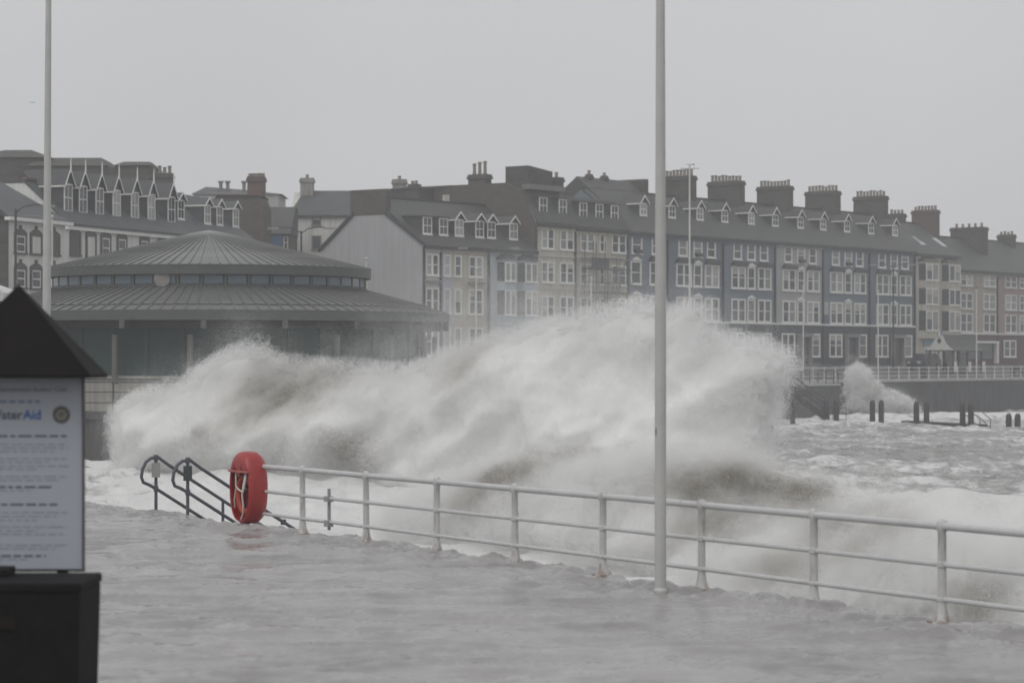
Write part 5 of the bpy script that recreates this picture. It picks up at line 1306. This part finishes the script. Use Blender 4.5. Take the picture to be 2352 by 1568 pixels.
# ================================================================== BREAKING WAVES
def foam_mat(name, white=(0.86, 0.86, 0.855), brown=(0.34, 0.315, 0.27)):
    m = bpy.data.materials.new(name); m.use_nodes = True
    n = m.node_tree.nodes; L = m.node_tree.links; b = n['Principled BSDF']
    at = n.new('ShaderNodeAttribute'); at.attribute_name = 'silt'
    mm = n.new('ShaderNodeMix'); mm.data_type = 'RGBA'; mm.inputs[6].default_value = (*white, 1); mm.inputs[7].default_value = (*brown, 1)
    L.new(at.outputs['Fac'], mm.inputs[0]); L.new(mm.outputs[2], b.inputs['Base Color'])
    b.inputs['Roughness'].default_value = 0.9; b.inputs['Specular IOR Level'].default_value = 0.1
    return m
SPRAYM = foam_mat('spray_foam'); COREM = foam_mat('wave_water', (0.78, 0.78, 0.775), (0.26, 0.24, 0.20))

def points_object(name, pts, rad, silt, parent, m):
    me = bpy.data.meshes.new(name); me.vertices.add(len(pts)); me.vertices.foreach_set('co', np.ascontiguousarray(pts, np.float32).ravel())
    for k, a_ in (('radius', rad), ('silt', silt)):
        at = me.attributes.new(k, 'FLOAT', 'POINT'); at.data.foreach_set('value', np.ascontiguousarray(a_, np.float32))
    o = bpy.data.objects.new(name, me); COL.objects.link(o)
    bpy.ops.object.select_all(action='DESELECT')
    o.select_set(True); bpy.context.view_layer.objects.active = o
    bpy.ops.object.convert(target='POINTCLOUD')
    o = bpy.context.view_layer.objects.active
    if not o.data.materials: o.data.materials.append(m)
    else: o.data.materials[0] = m
    o.location = parent.location; o.rotation_euler = parent.rotation_euler
    return tag(o, kind='stuff')

def wave(name, label, poly_px, xa, Ya, xb, Yb, n_cand, thick, silt_px, seed, soft=0.9, lump=1.0, rad=(.010, .030), dens=1.0, core_in=0.75, base_z=None, shear=0.5, cell=0.12, mist=0.20, cat='wave', kids=4, mist_px=(), rpow=8, spray_of='breaker'):
    """poly_px: outline of the breaker in photo pixels, laid on an upright plane through two places on the water;
    the outline is inflated to a rounded body, roughened with noise, and filled with droplets over a watery core"""
    rg_ = np.random.default_rng(seed)
    p0 = np.array([(xa - CX) / F * Ya, Ya]); p1 = np.array([(xb - CX) / F * Yb, Yb]); d = p1 - p0; ln_ = np.hypot(*d); d = d / ln_
    nb_ = np.array([-d[1], d[0]])                      # away from the camera
    fr = Frame(p0[0], p0[1], d[0], d[1])
    poly = np.array([(fr.u(x), fr.z(x, y)) for x, y in poly_px])
    zlow = poly[:, 1].min()
    pad = 3.0
    l0, l1 = poly[:, 0].min() - pad, poly[:, 0].max() + pad; z0, z1 = poly[:, 1].min() - 0.4, poly[:, 1].max() + pad
    gl_, gz_ = np.arange(l0, l1, cell), np.arange(z0, z1, cell)
    LL, ZZ = np.meshgrid(gl_, gz_, indexing='ij')
    dist = np.full(LL.shape, 1e9); ins = np.zeros(LL.shape, bool)
    for i in range(len(poly)):
        a_, b2 = poly[i], poly[(i + 1) % len(poly)]
        ex, ez = b2 - a_; t = np.clip(((LL - a_[0]) * ex + (ZZ - a_[1]) * ez) / (ex * ex + ez * ez + 1e-12), 0, 1)
        dist = np.minimum(dist, np.hypot(LL - a_[0] - t * ex, ZZ - a_[1] - t * ez))
        c = ((a_[1] > ZZ) != (b2[1] > ZZ)) & (LL < (b2[0] - a_[0]) * (ZZ - a_[1]) / (b2[1] - a_[1] + 1e-12) + a_[0]); ins ^= c
    sd = np.where(ins, dist, -dist)
    # the base is under water: do not let it count as an outline
    def samp(A, l, z):
        fi = np.clip((l - l0) / cell, 0, A.shape[0] - 1.001); fj = np.clip((z - z0) / cell, 0, A.shape[1] - 1.001)
        i = fi.astype(np.int32); j = fj.astype(np.int32); u = (fi - i); v = (fj - j)
        return (A[i, j] * (1 - u) + A[i + 1, j] * u) * (1 - v) + (A[i, j + 1] * (1 - u) + A[i + 1, j + 1] * u) * v
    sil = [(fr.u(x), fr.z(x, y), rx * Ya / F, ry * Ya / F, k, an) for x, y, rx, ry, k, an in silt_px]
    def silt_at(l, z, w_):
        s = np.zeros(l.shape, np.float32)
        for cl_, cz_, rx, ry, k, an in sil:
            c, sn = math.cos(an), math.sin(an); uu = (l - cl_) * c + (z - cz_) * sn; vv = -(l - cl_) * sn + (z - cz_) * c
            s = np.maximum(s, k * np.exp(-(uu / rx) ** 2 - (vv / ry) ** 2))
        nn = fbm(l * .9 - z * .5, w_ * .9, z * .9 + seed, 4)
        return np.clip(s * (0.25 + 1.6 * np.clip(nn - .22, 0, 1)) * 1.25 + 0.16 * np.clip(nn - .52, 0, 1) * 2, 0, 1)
    def body(l, z, w_):
        """signed depth inside the ragged body"""
        ls, zs = l - shear * (z - zlow), z
        n1_ = fbm(ls * .34 + seed, w_ * .42, zs * .42, 3) - .5
        n2_ = fbm(ls * 1.15 + seed, w_ * 1.2, zs * 1.2, 3) - .5
        n3_ = fbm(l * 4.2, w_ * 4.2 + seed, z * 4.2, 2) - .5
        n4_ = fbm(l * 9.5 + 3, w_ * 9.5 + seed, z * 9.5, 2) - .5
        s = samp(sd, l, z)
        amp = lump * (.35 + .65 * np.clip((z - zlow) / 1.5, 0, 1))
        half = thick * np.sqrt(np.clip(s, 0, 3.0) / 3.0) * (0.75 + 0.9 * (n1_ + .5)) + 1.3 * n1_ * amp + .75 * n2_ * amp
        return np.minimum(s + (1.1 * n2_ + .55 * n3_) * amp * .8 + .22 * n4_ * amp, half - np.abs(w_) + (.60 * n3_ + .30 * n4_) * amp)
    th = wave_thing = thing(name, label, cat, (p0[0], p0[1], 0), fr.ang)
    # droplets
    l = rg_.uniform(l0, l1, n_cand).astype(np.float32); z = rg_.uniform(z0, z1, n_cand).astype(np.float32); w_ = (-np.abs(rg_.normal(0, thick * .75, n_cand)) + rg_.choice([0., .8], n_cand) * rg_.random(n_cand) * thick).astype(np.float32)
    pre = samp(sd, l, z) > -3.0
    l, z, w_ = l[pre], z[pre], w_[pre]
    D = body(l, z, w_)
    sl_ = np.full(l.shape, soft, np.float32)
    for x_, y_, rx_, k_ in mist_px: sl_ = sl_ * (1 + k_ * np.exp(-((l - fr.u(x_)) / (rx_ * Ya / F)) ** 2))
    wis = fbm((l - shear * 1.2 * (z - zlow)) * 1.6, w_ * 1.6, (z + .5 * l) * 2.2 + seed, 4)
    pr = np.where(D > 0, np.clip(.12 + D / soft, 0, 1), mist * np.exp(D / (.26 * sl_)) * np.clip((wis - .36) * 5, 0.15, 1.4))
    pr = pr * np.where(D > 1.3, .35, 1.0) * dens
    keep = rg_.random(len(l)) < pr
    l, z, w_, D = l[keep], z[keep], w_[keep], D[keep]
    hid = (D > core_in + .30) & (w_ < thick)
    l, z, w_, D = l[~hid], z[~hid], w_[~hid], D[~hid]
    # every sample becomes a puff of droplets: tight inside the body, a wide puff of the finest ones in the mist
    mi = D < -.08
    parts = []
    for sel, K, jt_, rs in ((~mi, kids, .055, 1.0), (mi, kids * 8, .28, .38)):
        n_ = int(sel.sum()) * K
        c4 = [np.repeat(q_[sel], K) for q_ in (l, z, w_, D)]
        for q_ in range(3): c4[q_] = c4[q_] + rg_.normal(0, jt_ * soft, n_).astype(np.float32)
        parts.append(c4 + [(rad[0] + (rad[1] - rad[0]) * rg_.random(n_) ** rpow) * rs])
    l, z, w_, D, rr = [np.concatenate([p_[q_] for p_ in parts]) for q_ in range(5)]
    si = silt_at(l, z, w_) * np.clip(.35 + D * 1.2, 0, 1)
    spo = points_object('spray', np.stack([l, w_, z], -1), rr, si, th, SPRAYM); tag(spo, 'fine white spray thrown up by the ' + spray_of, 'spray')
    # watery core: front and back sheets a little inside the droplets
    st_ = .16
    gl2, gz2 = np.arange(l0, l1, st_), np.arange(z0 - 1.0, z1, st_)
    L2, Z2 = np.meshgrid(gl2, gz2, indexing='ij')
    zq = np.maximum(Z2, z0)
    ws = np.linspace(-thick * 1.6, 0, 17); wf = np.zeros(L2.shape)
    fl = L2.ravel().astype(np.float32); zf = zq.ravel().astype(np.float32); best = np.zeros(fl.shape, np.float32)
    done = np.zeros(fl.shape, bool)
    for wv in ws:
        dd = body(fl, zf, np.full(fl.shape, wv, np.float32)) > core_in
        new = dd & ~done; best[new] = wv; done |= dd
    ok = done.reshape(L2.shape); W2 = best.reshape(L2.shape)
    for _ in range(2):
        Wp = W2.copy(); Wp[1:-1, 1:-1] = (W2[1:-1, 1:-1] * 2 + W2[:-2, 1:-1] + W2[2:, 1:-1] + W2[1:-1, :-2] + W2[1:-1, 2:]) / 6; W2 = np.where(ok, Wp, W2)
    nl, nz_ = L2.shape; idx = np.arange(nl * nz_).reshape(nl, nz_)
    q = ok[:-1, :-1] & ok[1:, :-1] & ok[1:, 1:] & ok[:-1, 1:]
    f1 = np.stack([idx[:-1, :-1][q], idx[1:, :-1][q], idx[1:, 1:][q], idx[:-1, 1:][q]], -1)
    V1 = np.stack([L2, W2, Z2], -1).reshape(-1, 3); V2 = np.stack([L2, -W2 * .6 + .25, Z2], -1).reshape(-1, 3)
    fs = np.concatenate([f1, f1[:, ::-1] + len(V1)]); V = np.concatenate([V1, V2])
    us = np.unique(fs); rem = np.full(len(V), -1, np.int64); rem[us] = np.arange(len(us)); V = V[us]; fs = rem[fs]
    me = bpy.data.meshes.new('water_core'); me.from_pydata(V.tolist(), [], fs.tolist()); me.polygons.foreach_set('use_smooth', [True] * len(me.polygons))
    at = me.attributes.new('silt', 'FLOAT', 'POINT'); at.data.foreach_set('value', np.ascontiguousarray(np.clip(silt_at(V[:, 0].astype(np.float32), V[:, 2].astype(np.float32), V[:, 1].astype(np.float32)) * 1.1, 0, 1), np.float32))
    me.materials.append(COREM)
    o = bpy.data.objects.new('water_core', me); COL.objects.link(o); o.parent = th
    import sys; print(name, 'droplets', len(l), 'core faces', len(fs))
    return th

W1P = [(268, 1140), (272, 960), (285, 910), (335, 884), (420, 862), (490, 815), (560, 778), (600, 782), (640, 806), (720, 812), (800, 815), (880, 822), (950, 826), (1010, 806), (1080, 772),
       (1180, 742), (1290, 716), (1390, 694), (1450, 674), (1490, 672), (1540, 690), (1600, 684), (1640, 716), (1690, 752), (1760, 768), (1810, 788), (1842, 826), (1836, 866), (1818, 910), (1815, 960), (1800, 1010), (1770, 1060), (1700, 1170), (1500, 1220), (1000, 1200), (600, 1180), (300, 1160)]
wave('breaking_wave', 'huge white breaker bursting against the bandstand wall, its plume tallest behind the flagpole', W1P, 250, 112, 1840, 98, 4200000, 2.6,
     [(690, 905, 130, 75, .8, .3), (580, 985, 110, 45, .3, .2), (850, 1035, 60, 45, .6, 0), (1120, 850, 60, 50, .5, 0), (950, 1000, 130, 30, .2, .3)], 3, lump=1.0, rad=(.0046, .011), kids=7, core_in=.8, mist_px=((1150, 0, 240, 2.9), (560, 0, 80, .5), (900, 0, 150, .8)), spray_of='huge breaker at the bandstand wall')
W2P = [(860, 1180), (930, 1120), (1010, 1080), (1100, 1052), (1180, 1050), (1250, 1034), (1330, 1012), (1400, 1022), (1480, 1006), (1560, 985), (1640, 1000), (1730, 1012), (1800, 1050), (1880, 1072), (1990, 1100), (2070, 1112), (2150, 1140), (2250, 1180), (2380, 1220), (2380, 1480), (1500, 1460), (1000, 1390)]
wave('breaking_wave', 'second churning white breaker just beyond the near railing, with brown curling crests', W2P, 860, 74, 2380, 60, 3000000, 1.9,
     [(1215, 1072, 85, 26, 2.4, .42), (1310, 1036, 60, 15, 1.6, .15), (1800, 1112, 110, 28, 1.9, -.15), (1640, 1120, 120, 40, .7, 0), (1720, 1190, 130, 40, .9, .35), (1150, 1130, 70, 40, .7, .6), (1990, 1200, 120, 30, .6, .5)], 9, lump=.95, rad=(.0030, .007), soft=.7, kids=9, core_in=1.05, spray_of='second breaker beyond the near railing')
W3P = [(1530, 1300), (1600, 1235), (1680, 1250), (1760, 1220), (1850, 1200), (1930, 1215), (2020, 1165), (2100, 1150), (2200, 1135), (2300, 1150), (2470, 1130), (2470, 1600), (1800, 1520), (1600, 1420)]
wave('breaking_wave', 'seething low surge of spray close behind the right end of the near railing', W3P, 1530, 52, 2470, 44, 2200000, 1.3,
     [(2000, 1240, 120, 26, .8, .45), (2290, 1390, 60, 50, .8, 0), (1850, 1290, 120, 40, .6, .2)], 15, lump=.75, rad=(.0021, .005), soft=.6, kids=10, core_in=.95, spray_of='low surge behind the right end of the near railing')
W4P = [(1925, 950), (1935, 880), (1945, 838), (1968, 828), (1995, 838), (2010, 860), (2040, 888), (2080, 905), (2110, 930), (2120, 955)]
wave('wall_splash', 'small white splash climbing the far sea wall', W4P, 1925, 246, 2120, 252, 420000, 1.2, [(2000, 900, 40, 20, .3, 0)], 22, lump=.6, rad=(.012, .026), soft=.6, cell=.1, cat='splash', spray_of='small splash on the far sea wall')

# ================================================================== HAZE
hz = MB().box(-160, 170, -40, 420, -6, 45).build('haze', bpy.data.materials.new('haze'))
hm = hz.data.materials[0]; hm.use_nodes = True; hm.node_tree.nodes.clear()
ho = hm.node_tree.nodes.new('ShaderNodeOutputMaterial'); pv = hm.node_tree.nodes.new('ShaderNodeVolumePrincipled')
pv.inputs['Color'].default_value = (0.93, 0.94, 0.96, 1); pv.inputs['Density'].default_value = 0.00088; pv.inputs['Anisotropy'].default_value = 0.2
hm.node_tree.links.new(pv.outputs[0], ho.inputs['Volume'])
tag(hz, kind='stuff')
